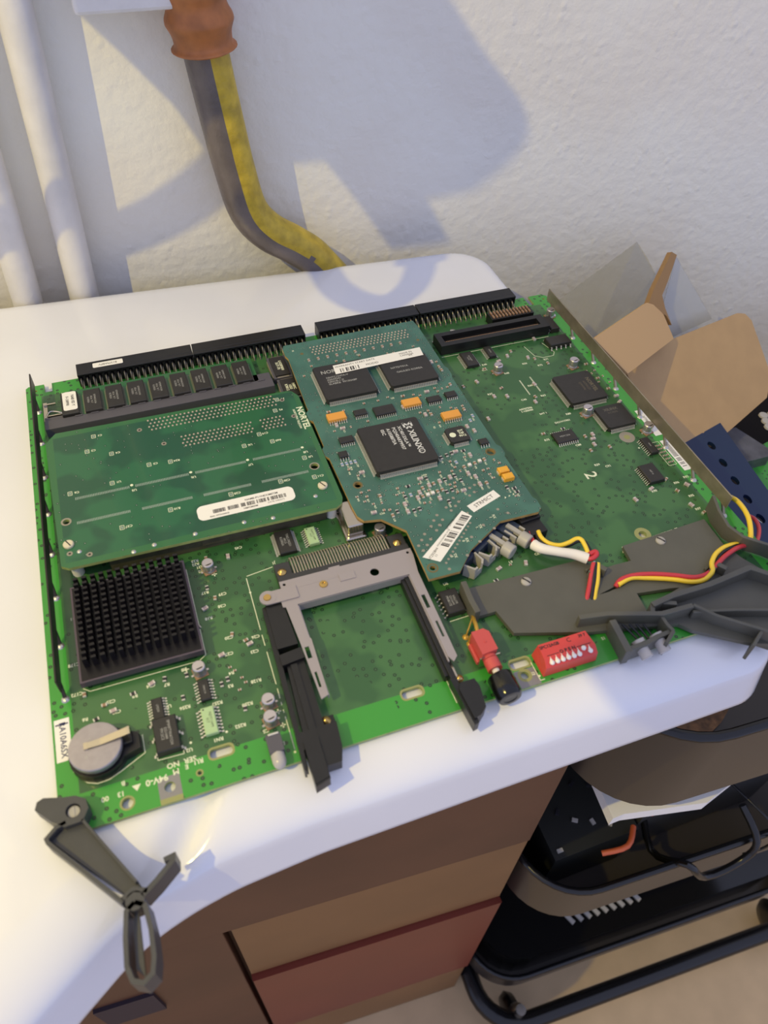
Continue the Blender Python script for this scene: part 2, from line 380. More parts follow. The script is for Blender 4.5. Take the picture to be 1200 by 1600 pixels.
# the shallow drain valley that ends beside the front rim
tx, ty = GX-40, GY+261; ca, sa = math.cos(math.radians(52)), math.sin(math.radians(52))
u_, w_ = tx*ca+ty*sa, -tx*sa+ty*ca
GZ -= 5.5*np.exp(-(w_/6)**2-(u_/17)**2)
sk = MB(); nx = len(xsg)
sk.v = [(float(GX[i,j]), float(GY[i,j]), float(GZ[i,j])) for i in range(nx) for j in range(NV)]
for i in range(nx-1):
    for j in range(NV-1):
        a = i*NV+j; sk.f.append((a,a+1,a+NV+1,a+NV)); sk.m.append(0)
loop = [i*NV for i in range(nx)]+[(nx-1)*NV+j for j in range(1,NV)]+[i*NV+NV-1 for i in range(nx-2,-1,-1)]+[j for j in range(NV-2,0,-1)]
cx, cy = -200, -100
prev = loop
for dz, inn in ((-2,-.3),(-3,.4),(-3,2),(-1,8),(-2,30)):
    o = len(sk.v); k = len(loop)
    for n_, idx in enumerate(loop):
        x, y, z = sk.v[idx]; a = Vector(sk.v[loop[(n_-3) % k]][:2]); b = Vector(sk.v[loop[(n_+3) % k]][:2]); t = (b-a).normalized(); nrm = Vector((-t.y, t.x))
        nrm = -nrm
        sk.v.append((x+nrm.x*inn, y+nrm.y*inn, z+dz))
    cur_ = list(range(o, o+k))
    for n_ in range(k):
        sk.f.append((prev[n_], prev[(n_+1)%k], cur_[(n_+1)%k], cur_[n_])); sk.m.append(0)
    prev = cur_
sk.f.append(tuple(prev)[::-1]); sk.m.append(0)
sink = link('sink', None, None, (-100,-60,-860), label='white enamelled sink top with a rolled rim, under the green circuit board', cat='sink')
so = part('sink_top', sk, M_sink, sink, smooth=50)
so.location = (0.1, 0.06, 0.86); WP[so.name] = (0,0,0)

# wall pipes
def top_thing(name, label, cat, loc, group=None): return link(name, None, None, loc, label=label, cat=cat, group=group)
for k, (b0, t0, lab) in enumerate((((131.5,462),(19,0),'white painted wall pipe, the one nearer the yellow pipe'),((44,473),(-96,0),'white painted wall pipe at the left edge of the picture'))):
    r = 9.0
    p0 = atw(b0[0], b0[1], 18); p1 = atw(t0[0], t0[1], 18)
    d = Vector(p1)-Vector(p0); lo_ = Vector(p0)-d*(840/abs(d.z) if False else 4.9); hi = Vector(p0)+d*2.2
    p = top_thing('wall_pipe', lab, 'pipe', (p0[0], p0[1], -860), 'painted pipes on the wall')
    mb = MB().tube([lo_, Vector(p0), hi], r, 24, sm=1)
    ppart('pipe_tube', mb, M_pipe, p, smooth=60)
# pipe clip high up
c0 = atw(150, -2, 14); 
cl = MB().box(c0[0]-12, c0[1]-12, c0[2]-4, c0[0]+38, wally(c0[0])+1, c0[2]+12)
x = ppart('pipe_bracket', cl, M_pipe, None, bevel=2, label='white painted wall bracket above the wall pipes at the top edge', cat='bracket')

# yellow pipe with brown joint
yp = [atw(*p, g) for p, g in (((296,-60),14),((306,0),14),((317,60),14),((334,135),14),((350,200),14),((366,262),14),((388,328),13.5),((420,362),13),((462,384),13),((500,412),12.6),((560,490),12.6),((620,640),12.6))]
Y = top_thing('yellow_pipe', 'bent metal pipe with worn yellow and grey paint coming down behind the sink', 'pipe', (yp[-1][0], yp[-1][1], -250))
rn = random.Random(3); jit = [rn.choice((0,0,0,0,0,0,1,-1)) for _ in range(80)]
def ymat(i, k):
    a = (k+(jit[i % 80] if i > 40 else 0)) % 28
    return 1 if (a in YG) else 0
YG = set(range(14,22))
ppart('pipe_tube', MB().tube(yp, 12.3, 28, mif=ymat, sm=5), [M_yel, M_pgrey], Y, smooth=60)
j0 = Vector(atw(311,30,14)); jd = (Vector(atw(322,85,14))-Vector(atw(300,-30,14))).normalized()
jm = MB().tube([j0-jd*70, j0-jd*30, j0-jd*14, j0-jd*6, j0+jd*2, j0+jd*10, j0+jd*14], lambda t: 15.5+2.6*math.exp(-((t-.62)/.09)**2)+2.2*math.exp(-((t-.93)/.05)**2)+1.4*math.exp(-((t-.3)/.1)**2), 28, sm=8)
ppart('pipe_joint', jm, M_rust, Y, smooth=60, label='rusty brown ribbed joint at the top of the pipe')

# ------------------------------------------------------------------ unseen casters added outside the frame, cut to throw the wall and sink shadows
LV = np.array(LP)
def back_to(Sp, x0): t = (x0-LV[0])/(Sp[0]-LV[0]); p = LV+(np.array(Sp)-LV)*t; return (float(p[0]), float(p[1]), float(p[2]))
X0 = -120.0
tap = top_thing('tap_shadow_caster', 'tap-like shadow caster added outside the left edge, cut to throw the curved spout shadow', 'shadow caster', (-120, 40, 330))
poly = [(105,-15),(130,15),(210,90),(285,165),(345,255),(400,262),(520,250),(575,320),(622,388),(692,380),(655,310),(690,308),(730,300),(772,268),(803,238),(815,210),(812,185),(800,155),(745,85),(690,0),(650,-60),(400,-120),(110,-100)]
pp = [back_to(atw(*p), X0) for p in poly]  # wall shadow outline projected back towards the lamp gives the caster its shape
yz = [(p[1], p[2]) for p in pp]
mb = MB(); mb.prism(yz, -3, 3); mb.v = [(X0+v[2], v[0], v[1]) for v in mb.v]
ppart('tap_shadow_plate', mb, M_steel2, tap)
U = [(470,385),(500,412),(525,450),(565,472),(605,474),(640,452),(655,425),(659,400)]
ppart('spout', MB().tube([back_to(((atw(*p) if p[1] < 400 else (*at(p[0],p[1],-2.6),-2.6))), X0) for p in U], 4.9, 16), M_steel2, tap, smooth=60)
ppart('collar', MB().tube([back_to((*at(657,411,-2.6),-2.6), X0), back_to((*at(659,398,-2.6),-2.6), X0)], 8, 16, sm=1), M_steel2, tap, smooth=60)
ppart('hose', MB().tube([back_to(atw(*p), X0) for p in ((60,418),(100,405),(172,374),(260,334),(345,272),(390,200))], 5.2, 14), M_steel2, tap, smooth=60)
pl = MB().box(-206,-420,456,-198,-327,660)  # unseen plate added to shade the right front corner of the sink
ppart('corner_shade_plate', pl, M_white, None, label='white plate added outside the left of the frame to shade the sink corner', cat='door')

# ================================================================== the big circuit board
B = link('circuit_board', None, None, (158,-126,-1.6), label='large green computer circuit board full of chips lying on the white sink', cat='circuit board')
W_, H_ = 317.5, 251.0
def slot(cx, cy, w=8.5, h=3.6): return rrect(cx-w/2, cy-h/2, cx+w/2, cy+h/2, 1.4, 3)
outl_b = [(0,-H_),(W_,-H_),(W_,-2.5),(315,0),(305.5,0),(305.5,-9),(302,-9),(302,0),(13.5,0),(13.5,-7),(9.5,-7),(9.5,0),(1.5,0),(0,-1.5)]
holes = [slot(58,-238), slot(134,-238.3), slot(180.5,-240), circ(38,-245.2,2.0), circ(23,-246.2,2.0), circ(49,-243.5,.8,10), circ(267,-196,1.9), circ(180,-245.6,1.7,14), circ(5,-4.6,.9,10), circ(314,-5,.8,10)]
bm_ = MB().prism(outl_b, -1.6, 0, 0, holes, side=1)
ppart('board_panel', bm_, [M_pcb, M_pcbedge], B)
def ring(mb, x, y, r1, r2, z=.03, mi=0, n=20): mb.face(circ(x,y,r1,n), z, mi, [circ(x,y,r2,n)])
PADM = [M_pad, mat('tinned_ring', (150,152,96), .5), M_leadd]
for cx, cy, ww, hh in ((58,-238,10,5.2),(134,-238.3,10,5.2),(180.5,-240,10,5.4)):
    ppart('slot_border', MB().face(rrect(cx-ww/2,cy-hh/2,cx+ww/2,cy+hh/2,2,4), .03, 1, [slot(cx,cy)]), PADM, B)
p_ = MB().face([(34,-241),(42,-241),(42,-249),(34,-249)], .03, 0, [circ(38,-245.2,2.0)]).face([(34,-249),(42,-249),(42,-251),(34,-251)], .03, 1); ppart('bare_pad', p_, PADM, B)
p_ = MB().face([(176,-243),(185,-243),(185,-250.9),(176,-250.9)], .03, 0, [circ(180,-245.6,1.7,14)]); ring(p_,180,-245.6,3,1.7,.05,1); ppart('bare_pad', p_, PADM, B)
for x, y, r1, r2 in ((23,-246.2,2.7,2.0),(267,-196,4,1.9),(49,-243.5,1.4,.8)):
    p_ = MB(); ring(p_,x,y,r1,r2,.03,1); ppart('hole_ring', p_, PADM, B)
ppart('hole_ring', MB().face(circ(296,-135,4.2,24), .03, 2, [circ(296,-135,1.7)]).face(circ(296,-135,1.7), .03, 1), PADM, B)

# silkscreen
sk_ = MB(); zz = .04
def line(mb, x0, y0, x1, y1, w=.35, z=zz, mi=0):
    d = Vector((x1-x0, y1-y0)); n = Vector((-d.y, d.x)).normalized()*w/2
    mb.add([(x0-n.x,y0-n.y,z),(x1-n.x,y1-n.y,z),(x1+n.x,y1+n.y,z),(x0+n.x,y0+n.y,z)], [(0,1,2,3) if True else ()], mi)
def T(t, x, y, size=2.2, rot=180, bold=.08, mi=0): sk_.text(t, x, y, zz+.005, size, rot, mi, bold=bold)
T('SER  NO', 43.5,-237.4,2.9, 180); T('94V-0', 34,-241.2,3.3,180,.16); T('M', 41,-240.2,3,180,.16); T('RU', 49.5,-239,2.6,180,.2); T('E', 45,-239.7,2.4,180,.25)
T('13    00', 18.5,-242.2,2.6,180); sk_.add([(25.2,-240.6,.045),(28.4,-240.6,.045),(26.8,-243,.045)],[(2,1,0)]); T('B',22.5,-238.5,2.4,180)
T('2', 263,-154, 9, -90, .12)
for t, x, y in (('C25',22,-204.5),('C22',23.5,-209.5),('R6',12,-209),('R5',13,-216),('R9',31,-205),('C24',37.5,-202.5),('R7',43.5,-204),('U4',42.5,-213.5),('R256',48.5,-216),('R8',51,-199.5),
                ('R257',60.5,-218.2),('RN1',58,-233),('U2',47,-233.6),('R252',67,-230.2),('R250',71.5,-222.3),('R128',77,-213.5),('R4',68.5,-207),('R3',67,-212.5),('C5',75.6,-235.4),('DS3',79.5,-242.3),
                ('C23',79.5,-200.2),('C26',81.5,-193.5),('C20',71,-190.5),('C27',69.5,-198),('C38',71.5,-174),('R18',65,-178.5),('C39',73,-168),('R17',66,-165),('C40',58,-171),('C41',59,-162.5),('C42',67,-153),
                ('C45',85,-145),('R23',65,-146.5),('R22',65,-148.5),('R21',66.5,-150.5),('R24',68,-152.5),('C73',57,-183),('C251',12.5,-161),('C178',10,-183.5),('C172',10,-205.2+8),('J1',98,-158.5)):
    T(t, x, y, 2.0, 180 if x > 12 else 180)
for t, x, y in (('C89',214,-191),('L9',200,-191.5),('R13',181.5,-203),('U6',167,-193.5),('R48',258,-67),('C84',247,-60.5),('R56',272,-62),('R60',266,-81),('R63',269,-91),('C46',257,-91),('R37',241,-81),
                ('R71',286,-62),('R72',280,-66),('R40',249,-56),('R75',254,-124),('U12',282,-113),('R80',275,-109),('R49',269,-127),('C88',268,-132.5),('R59',270,-148.5),('C91',275,-151),('R96',302,-172),('R90',288,-173.5),
                ('R92',309,-170),('R95',304,-182),('R97',302,-190.5),('S1',219.5,-240.5),('S2',183.5,-246)):
    T(t, x, y, 1.9, 0)
T('DO1V17901', 269,-113.5,1.8,0); T('A0767596\n1-100000', 254.5,-99,1.9,0,.14); T('BAT 1', 262,-104.5,1.7,0)
T('R8 1', 19.8,-11,2.4, 180)
for a in ((84.6,-163,84.2,-191),(84.2,-193.5,84.2,-199),(84.2,-202,84.1,-217.5),(84.1,-219.5,84,-224),(84,-225.6,84,-227),(84,-229,84,-230.4),(84,-232,84,-246),(85,-162,97,-160.5),
          (148,-186,148.3,-192),(148.3,-194,148.4,-198),(148.4,-200,148.5,-204),(148.6,-206.5,148.6,-209),(148.6,-212,148.7,-214.5),(148.7,-217,148.8,-222),(148.8,-225,148.8,-227),(148.9,-231.5,149,-248),
          (15,-197.5,57.5,-197.5),(57.5,-197.5,60.5,-195.5),(60.5,-195.5,60.5,-150),(12.5,-195.5,15,-197.5),(228,-42.2,298,-42.2),
          (7.6,-228,8.2,-231),(8.2,-231,10.5,-234.2),(10.5,-234.2,14,-235.7),(14,-235.7,18,-235.5),(18,-235.5,22.5,-233.7),(22.5,-233.7,31.5,-229.5),(31.5,-229.5,31.5,-222),
          (35.5,-234,45,-234.4),(35.5,-234,35.5,-232.5),(45,-234.4,45,-233),(161,-212.3,170,-212),(170,-212,170,-209.5),(185,-241,185,-249.7),(185,-249.7,187,-249.7),
          (252,-203,253.5,-199.8),(253.5,-199.8,266,-199),(267.5,-198.8,282,-198),(283.5,-197.8,285,-197.7),(228,-226,228,-230),(226.3,-239,226.3,-245),(58,-14.5,66,-14.5)):
    line(sk_, *a)
for x, y in ((71.8,-156.5),(51.8,-199.8),(82,-229.2),(82.3,-235.2)):
    line(sk_, x-1.1, y, x+1.1, y, .5); line(sk_, x, y-1.1, x, y+1.1, .5)
for x, y in ((6.5,-228.5),(48,-231),(61.5,-231),(83.8,-247),(185.5,-247.7),(297.6,-144.2),(84.5,-171)):
    sk_.face(circ(x,y,.5,10), .045)
for (x0,y0,x1,y1) in ((305.5,-160.5,310,-143),(262,-75,262.4,-88),(269,-74,269.5,-87)):
    for a in ((x0,y0,x1,y0),(x1,y0,x1,y1),(x1,y1,x0,y1),(x0,y1,x0,y0)): line(sk_, *a, .25)
for p in [((279,-47),(281,-57),(285,-60),(292,-60),(294,-57),(291,-47))]:
    for a, b in zip(p, p[1:]): line(sk_, *a, *b, .3)
ppart('silkscreen_print', sk_, M_ink, B)

# ---- generic component meshes
def m_passive(l, w_, h, M):
    mb = MB().cb(0,0,0,l*.62,w_,h,0).cb(-l*.4,0,0,l*.22,w_*1.02,h*1.04,1).cb(l*.4,0,0,l*.22,w_*1.02,h*1.04,1); return mesh('chip_component', mb, [M, M_lead])
PS = {'cap': m_passive(2.6,1.5,1.0,M_cap), 'tan': m_passive(2.0,1.25,.8,M_tanc), 'res': m_passive(2.2,1.3,.6,M_res), 'blue': m_passive(2.2,1.3,.6,M_blue), 'wht': m_passive(2.0,1.6,1.0,M_white), 'small': m_passive(1.3,.8,.5,M_tanc)}
PN = {'cap':'ceramic_capacitor','tan':'ceramic_capacitor','res':'chip_resistor','blue':'chip_resistor','wht':'ceramic_capacitor','small':'ceramic_capacitor'}
def passive(kind, x, y, rot=0, z=0.02, parent=B): return link(PN[kind], PS[kind], parent, (x,y,z), math.radians(rot))
mb = MB().cb(0,0,0,5.4,5.4,.5,1).lathe([(2.6,.5),(2.6,1.2),(2.35,1.6),(2.6,2.0),(2.6,5.3),(2.3,5.6)],24,(0,0,0)).box(-3.6,-.4,0,-2.2,.4,.25,0).box(2.2,-.4,0,3.6,.4,.25,0)
mb.face([(-.9,-1.6),(0.9,-1.6),(1.5,-1.0),(-1.5,-1.0)], 5.63, 2)
ME_can = mesh('electrolytic_can', mb, [M_alu, M_tanc, M_bink], 40)
def can(x, y, rot=0, label=None): return link('electrolytic_capacitor', ME_can, B, (x,y,0), math.radians(rot))
for x, y in ((70,-153.5),(56.8,-203),(79.3,-225.4),(78.3,-232.6),(148.8,-157.5),(308.3,-24),(253.2,-64.5),(297.5,-73),(284,-112.5),(308.3,-134.5)): can(x, y, 12)
LEAD = {}
def lead(mb, x, y, dx, dy, wd, z0, zt, ext, mi):
    """gull-wing lead leaving the body at (x, y) towards (dx, dy)"""
    px, py = -dy*wd/2, dx*wd/2
    prof = [(0,zt),(ext*.35,zt),(ext*.6,z0+.12),(ext,z0+.12)]
    v = []
    for e, z in prof: v += [(x+dx*e+px, y+dy*e+py, z),(x+dx*e-px, y+dy*e-py, z)]
    for e, z in prof: v += [(x+dx*e+px, y+dy*e+py, z-.12),(x+dx*e-px, y+dy*e-py, z-.12)]
    f = []
    for i in range(3): a = 2*i; f += [(a+1,a,a+2,a+3),(a+8,a+9,a+11,a+10),(a,a+8,a+10,a+2),(a+9,a+1,a+3,a+11)]
    f += [(6,14,15,7),(0,1,9,8)]
    mb.add(v, f, mi)
def soic(cx, cy, w_, l, n, z0=0.02, th=2.2, M=None, ext=1.5, wd=.42, sides='x', txt=None, parent=B, name='logic_chip', tr=-90, ts=1.5, inkm=None, label=None, notch=True):
    mb = MB().cb(0,0,.15,w_,l,th,0,0,.35)
    for i in range(n):
        if sides == 'x':
            y = (i-(n-1)/2)*(l*.9/(n-1)); lead(mb, w_/2, y, 1, 0, wd, 0, th*.5, ext, 1); lead(mb, -w_/2, y, -1, 0, wd, 0, th*.5, ext, 1)
        else:
            x = (i-(n-1)/2)*(w_*.9/(n-1)); lead(mb, x, l/2, 0, 1, wd, 0, th*.5, ext, 1); lead(mb, x, -l/2, 0, -1, wd, 0, th*.5, ext, 1)
    if txt: mb.text(txt, 0, 0, th+.17, ts, tr, 2)
    if notch: mb.face(circ(-w_/2+1 if sides=='x' else -w_/2+1, l/2-1, .35, 8), th+.17, 3)
    return part(name, mb, [M or M_chip, M_lead, inkm or M_ink2, M_bink], parent, (cx,cy,z0), label=label)
def qfp(cx, cy, w_, h_, z0, th, n1, n2, ext=1.4, txt=(), parent=B, name='flat_pack_chip', label=None, inkm=None, logo=None):
    mb = MB(); k = 1.0; a, b = w_/2, h_/2
    oct_ = [(-a+k,-b),(a-k,-b),(a,-b+k),(a,b-k),(a-k,b),(-a+k,b),(-a,b-k),(-a,-b+k)]
    mb.prism(oct_, .25, th-.25, 0); mb.prism([(x*.985,y*.985) for x, y in oct_], th-.25, th, 0)
    for i in range(n1):
        x = (i-(n1-1)/2)*((w_-3)/(n1-1)); wd = (w_-3)/(n1-1)*.55
        lead(mb, x, b, 0, 1, wd, 0, th*.52, ext, 1); lead(mb, x, -b, 0, -1, wd, 0, th*.52, ext, 1)
    for i in range(n2):
        y = (i-(n2-1)/2)*((h_-3)/(n2-1)); wd = (h_-3)/(n2-1)*.55
        lead(mb, a, y, 1, 0, wd, 0, th*.52, ext, 1); lead(mb, -a, y, -1, 0, wd, 0, th*.52, ext, 1)
    for t in txt: mb.text(t[0], t[1], t[2], th+.02, t[3], t[4], 2, align=(t[5] if len(t) > 5 else 'CENTER'), bold=(t[6] if len(t) > 6 else 0), sx=(t[7] if len(t) > 7 else 1))
    if logo: logo(mb, th+.02)
    for sx in ((-a+2,-b+2),(a-2,b-2)): mb.face(circ(sx[0],sx[1],.45,10), th+.02, 3)
    return part(name, mb, [M_chip, M_lead, inkm or M_ink2, M_bink], parent, (cx,cy,z0), label=label)

# ---- back edge connectors
for x0, x1 in ((28.3,90.6),(91.2,155.5),(163.8,226.6),(227.2,291.3)):
    n = 19; pit = (x1-x0)/n
    mb = MB().box(x0,-5.6,0.1,x1,1.5,8.2).box(x0,-8.2,.1,x1,-5.6,3.0)
    for i in range(n+1): mb.box(x0+i*pit-.75 if i else x0, -8.4, 3.0, min(x0+i*pit+.75, x1), -5.6, 7.6)
    mb.box(x0,-8.4,6.9,x1,-5.6,8.2)
    c = ppart('edge_connector', mb, M_black, B, bevel=.15, seg=1)
    pm = MB()
    for i in range(n):
        x = x0+(i+.5)*pit
        for k, (ya, yb, zt) in enumerate(((-8.2,-10.0,3.4),(-8.2,-12.3,2.0))): pm.tube([(x+k*.9-.4,-7.0,zt+1.4),(x+k*.9-.4,ya-.3,zt+1.2),(x+k*.9-.4,yb,zt-1),(x+k*.9-.4,yb-.4,0)], .42, 6, sm=2)
        pm.lathe([(.62,0),(.5,.5),(.2,.7)],8,(x+.5,-12.7,0))
    ppart('solder_pins', pm, M_leadk, c, smooth=50)
    if x0 < 30:
        st = MB().prism(rrect(37,-4.6,53,-.6,.7), 8.25, 8.35); st.text('B1379ABPV', 45, -2.6, 8.4, 2.2, 180, 1, sx=.9)
        ppart('label_sticker', st, [M_lab, M_bink], c, label='small white sticker with upside-down code')
# ---- memory module lying in its slate grey socket
sok = MB().box(9,-44.4,.1,128,-37.6,5.2).box(9,-37.6,.1,22,-34,4.2).box(118,-37.6,.1,128,-31,4.2)
for i in range(13): sok.box(24+i*8,-38.5,5.2,28+i*8,-37.6,5.6)
ms = ppart('memory_socket', sok, M_slot, B, bevel=.3)
ppart('socket_latch', MB().box(8.6,-36,2,10.6,-20,3).box(10.5,-33,3.2,20,-32.2,4.2).tube([(9.5,-34,4),(12,-30,4.5),(16,-31,4.3),(20,-34,4)],.5,6).box(9,-23,3,15,-22,3.8), M_steel2, ms)
mod = ppart('memory_module', MB().box(22,-38.6,3.0,121,-15.5,4.2), M_cardL, B, label='dark green memory module lying flat in the grey socket')
for i in range(8):
    x = 34+i*11.35
    mb = MB().cb(0,0,.3,8.6,17.5,2.4,0,0,.3).box(-2.4,-9.5,.2,2.4,-8.9,.6,1)
    for k in range(16):
        y = (k-7.5)*1.05; lead(mb, -4.3, y, -1, 0, .45, 0, 1.3, .9, 1); lead(mb, 4.3, y, 1, 0, .45, 0, 1.3, .9, 1)
    for k, t in enumerate(('KM44C4104','AS-6  917','KOREA')): mb.text(t, 1.2-k*1.7, 0, 2.73, 1.5, -90, 2)
    part('memory_chip', mb, [M_chip, M_leadd, M_ink2], mod, (x,-29,4.2))
mb = MB().cb(0,0,.3,8.6,17.5,2.4,0,0,.3)
for k in range(16): lead(mb, 4.3, (k-7.5)*1.05, 1, 0, .45, 0, 1.3, .9, 1)
part('label_chip', mb, [M_chip, M_leadd], mod, (22.5,-28.5,4.2), label='memory chip under a white sticker')
mb = MB().prism(rrect(19.2,-34.6,26.2,-19.6,1.2), 6.95, 7.05)
mb.text('NAB 0D Y', 24.2, -27, 7.08, 2.1, -90, 1, bold=.05); mb.text('F-138990', 21.4, -27, 7.08, 2.0, -90, 1, bold=.05)
ppart('chip_sticker', mb, [M_lab, M_bink], mod, label='white rounded sticker with printed code')
# socketed chips beside it
for (x0,y0,x1,y1,tx) in ((129.5,-37.3,140,-18,'LH28F800\nSUT-70'),(130.5,-56,141.5,-38.4,'N89C\n1050\nK9812')):
    mb = MB().box(x0,y0,.1,x1,y1,3.6).box(x0+1.2,y0+1.4,3.6,x1-1.2,y1-1.4,4.6,1)
    mb.box(x0-.3,y0+2,.4,x0,y1-2,3,2); mb.box(x0+2,y0+.2,3.6,x1-2,y0+1.1,3.8,2); mb.box(x0+2,y1-1.1,3.6,x1-2,y1-.2,3.8,2)
    mb.text(tx, (x0+x1)/2, (y0+y1)/2, 4.63, 2.1, -90, 3, bold=.08)
    ppart('socketed_chip', mb, [M_slot, M_chip, M_leadd, M_ink], B)
# long slot and small header, back right
mb = MB().box(228,-40.6,.1,298.5,-28,3.2).box(228,-40.6,3.2,298.5,-37.2,6.5).box(228,-31.2,3.2,298.5,-28,6.5).box(228,-37.2,3.2,231.5,-31.2,6.5).box(294,-37.2,3.2,298.5,-31.2,6.5)
for i in range(60): mb.box(232+i*1.03,-36.9,3.2,232.5+i*1.03,-35.2,5.4,1)
ppart('card_slot', mb, [M_black, M_tanc], B)
mb = MB().box(268,-24.5,.1,296,-16.5,6.0)
for i in range(12): mb.box(269.2+i*2.2,-23.6,6.0,270.0+i*2.2,-20.8,6.9,1); mb.box(269.2+i*2.2,-20.2,6.0,270.0+i*2.2,-17.2,6.9,1)
ppart('pin_header', mb, [M_black, M_tanc], B)
part('test_point', MB().lathe([(1.8,0),(1.6,1.6),(.6,2.0)],14), M_sold, B, (243.5,-21.5,0), smooth=50)

# ---- chips on the big board
soic(241.5,-50.5,7.2,12.5,14, txt='SN74ABT\n16245', ts=1.3)
soic(256,-47.5,4.4,9.5,10, txt='74F244', ts=1.2)
soic(303.4,-33.5,5.6,13,12, th=3.2)
soic(299.5,-50.5,14,8,5, th=3.2, sides='y', wd=.8)
qfp(290,-93.5,23,24,0.02,3.3,28,28, txt=(('NORTEL',7.4,0,3.2,-90,'CENTER',.1),('A0754123',4.2,0,1.9,-90),('QMV996',1.6,0,1.9,-90)), inkm=mat('faint_ink',(104,96,78),.6))
qfp(296.5,-120.5,17,17,0.02,3.2,18,18, txt=(('XILINX',0,5,2.6,0,'CENTER',.1),('XC4005',0,2.4,1.8,0)), inkm=mat('faint_ink',(96,92,82),.6))
soic(263.5,-125.5,12,8,10, sides='y', th=1.6, wd=.5, txt='M27C256', tr=0)
soic(302.5,-145.5,4.6,11.5,9, txt='74F08', ts=1.1)
soic(292,-163.5,8.5,12,10, th=2.4, txt='ABT16', ts=1.2)
soic(38.7,-214,4.2,9.2,8, th=1.6, ext=1.7, wd=.55, txt='LM339', tr=-90, ts=1.2)
soic(40.3,-226.3,8.8,13.8,3, th=3.8, ext=1.4, wd=1.1, txt='SMARTWATCH\nDS1644\n9912C2', tr=-90, ts=1.5, name='clock_module')
soic(57,-211.7,4.2,9.2,7, th=1.6, ext=1.7, wd=.55, txt='74HC14', ts=1.1)
soic(56.4,-225.2,5.0,11.4,8, M=M_mint, th=2.0, ext=1.9, wd=.6, txt='NDT11HM\n917', ts=1.4, inkm=M_bink, name='resistor_network', label='pale green resistor network')
soic(118.4,-149.8,4.8,10,8, M=M_mint, th=2.0, ext=1.9, wd=.55, txt='NWT11HM\n917', ts=1.3, inkm=M_bink, name='resistor_network', label='pale green resistor network')
soic(105.8,-149.5,7.8,13.5,24, th=2.2, wd=.3, ext=1.7, txt='TXC-04251\nAILG\nKOREA', ts=1.6, tr=-90)
soic(165,-204.5,8,12,6, th=3.4, ext=1.4, wd=.6, txt='VALOR\nDS1644\nMNB12E', ts=1.5, name='filter_module')
# crystal can, nickel
mb = MB().box(132.5,-158,.1,142.5,-139.5,2).box(134,-156,2,141.5,-140,8.6)
ppart('crystal_can', mb, M_steel2, B, bevel=.8, seg=3)
# small parts between the chips
for a in [('cap',12.6,-176,90),('small',13,-171.5,0),('tan',12.8,-198.6,90),('cap',22.5,-209,10),('tan',19.5,-205.5,0),('res',16,-210.5,15),('res',30.5,-204,8),('cap',38,-202,20),('res',43,-201.5,80),('res',48.5,-212,90),('res',51.5,-202.5,90),
          ('small',12,-214,60),('small',15.5,-213.5,60),('res',63.8,-211,90),('res',66.5,-209.5,90),('small',68.5,-204.5,0),('small',70,-206.5,0),('small',72,-210.5,0),('small',73,-213,0),('small',70,-215.5,0),('res',70.2,-224,85),
          ('cap',78.5,-196.4,15),('tan',77.3,-194.2,15),('cap',66.5,-198,15),('tan',72.5,-189.7,75),('cap',64.5,-173.5,20),('tan',69.5,-169.5,80),('res',67.3,-163,90),('tan',54.8,-164,90),('cap',55.2,-173.5,90),('res',60,-182,20),('tan',70,-147,90),('cap',79.5,-149,85),
          ('small',58,-188,60),('small',59,-190.5,60),('cap',206,-194.5,70),('tan',216,-188.5,60),('res',189,-199,10),('cap',193,-193.5,20),('small',199,-193,0),
          ('cap',236,-205,100),('cap',275.5,-176,100),('cap',306,-175,120),('tan',299,-177,120),('cap',300,-187.5,110),('tan',303,-193.5,20),('cap',287,-172,20),('tan',298,-168.5,30),('cap',238,-69.5,100),('tan',229,-71,90),('cap',231,-100,90),
          ('cap',268.5,-81,100),('cap',262,-95,90),('tan',264,-91,100),('tan',269,-49.5,80),('cap',265,-53,80),('tan',279.5,-60,80),('cap',276,-58,80),('tan',247,-60,0),('cap',258,-56,20),('tan',249,-78.5,20),('cap',242,-84,90),
          ('cap',276,-135,90),('tan',274.5,-128,90),('cap',279,-128,90),('tan',272,-138.5,90),('cap',277.5,-131,0),('tan',283,-139,90),('res',266,-119,0),('tan',254,-119.5,0),('cap',249,-86,90),
          ('tan',303,-69,0),('tan',306,-73.5,0),('small',303,-79,0),('small',308,-80,0),('tan',306,-87,0),('small',311,-92,0),('small',305,-90,0),('tan',307,-97,0),('cap',308,-104,0),('small',305,-82,90),('small',310,-86,90),('cap',307,-109,30),('tan',229,-27.5,0),('cap',288,-42.5,90),('tan',285,-66,90),('cap',296,-36,90)]:
    passive(*a)
for k in range(6):
    for j in range(2): passive('small', 306.9+j*2.0, -146+(-2.5)*k, 0)

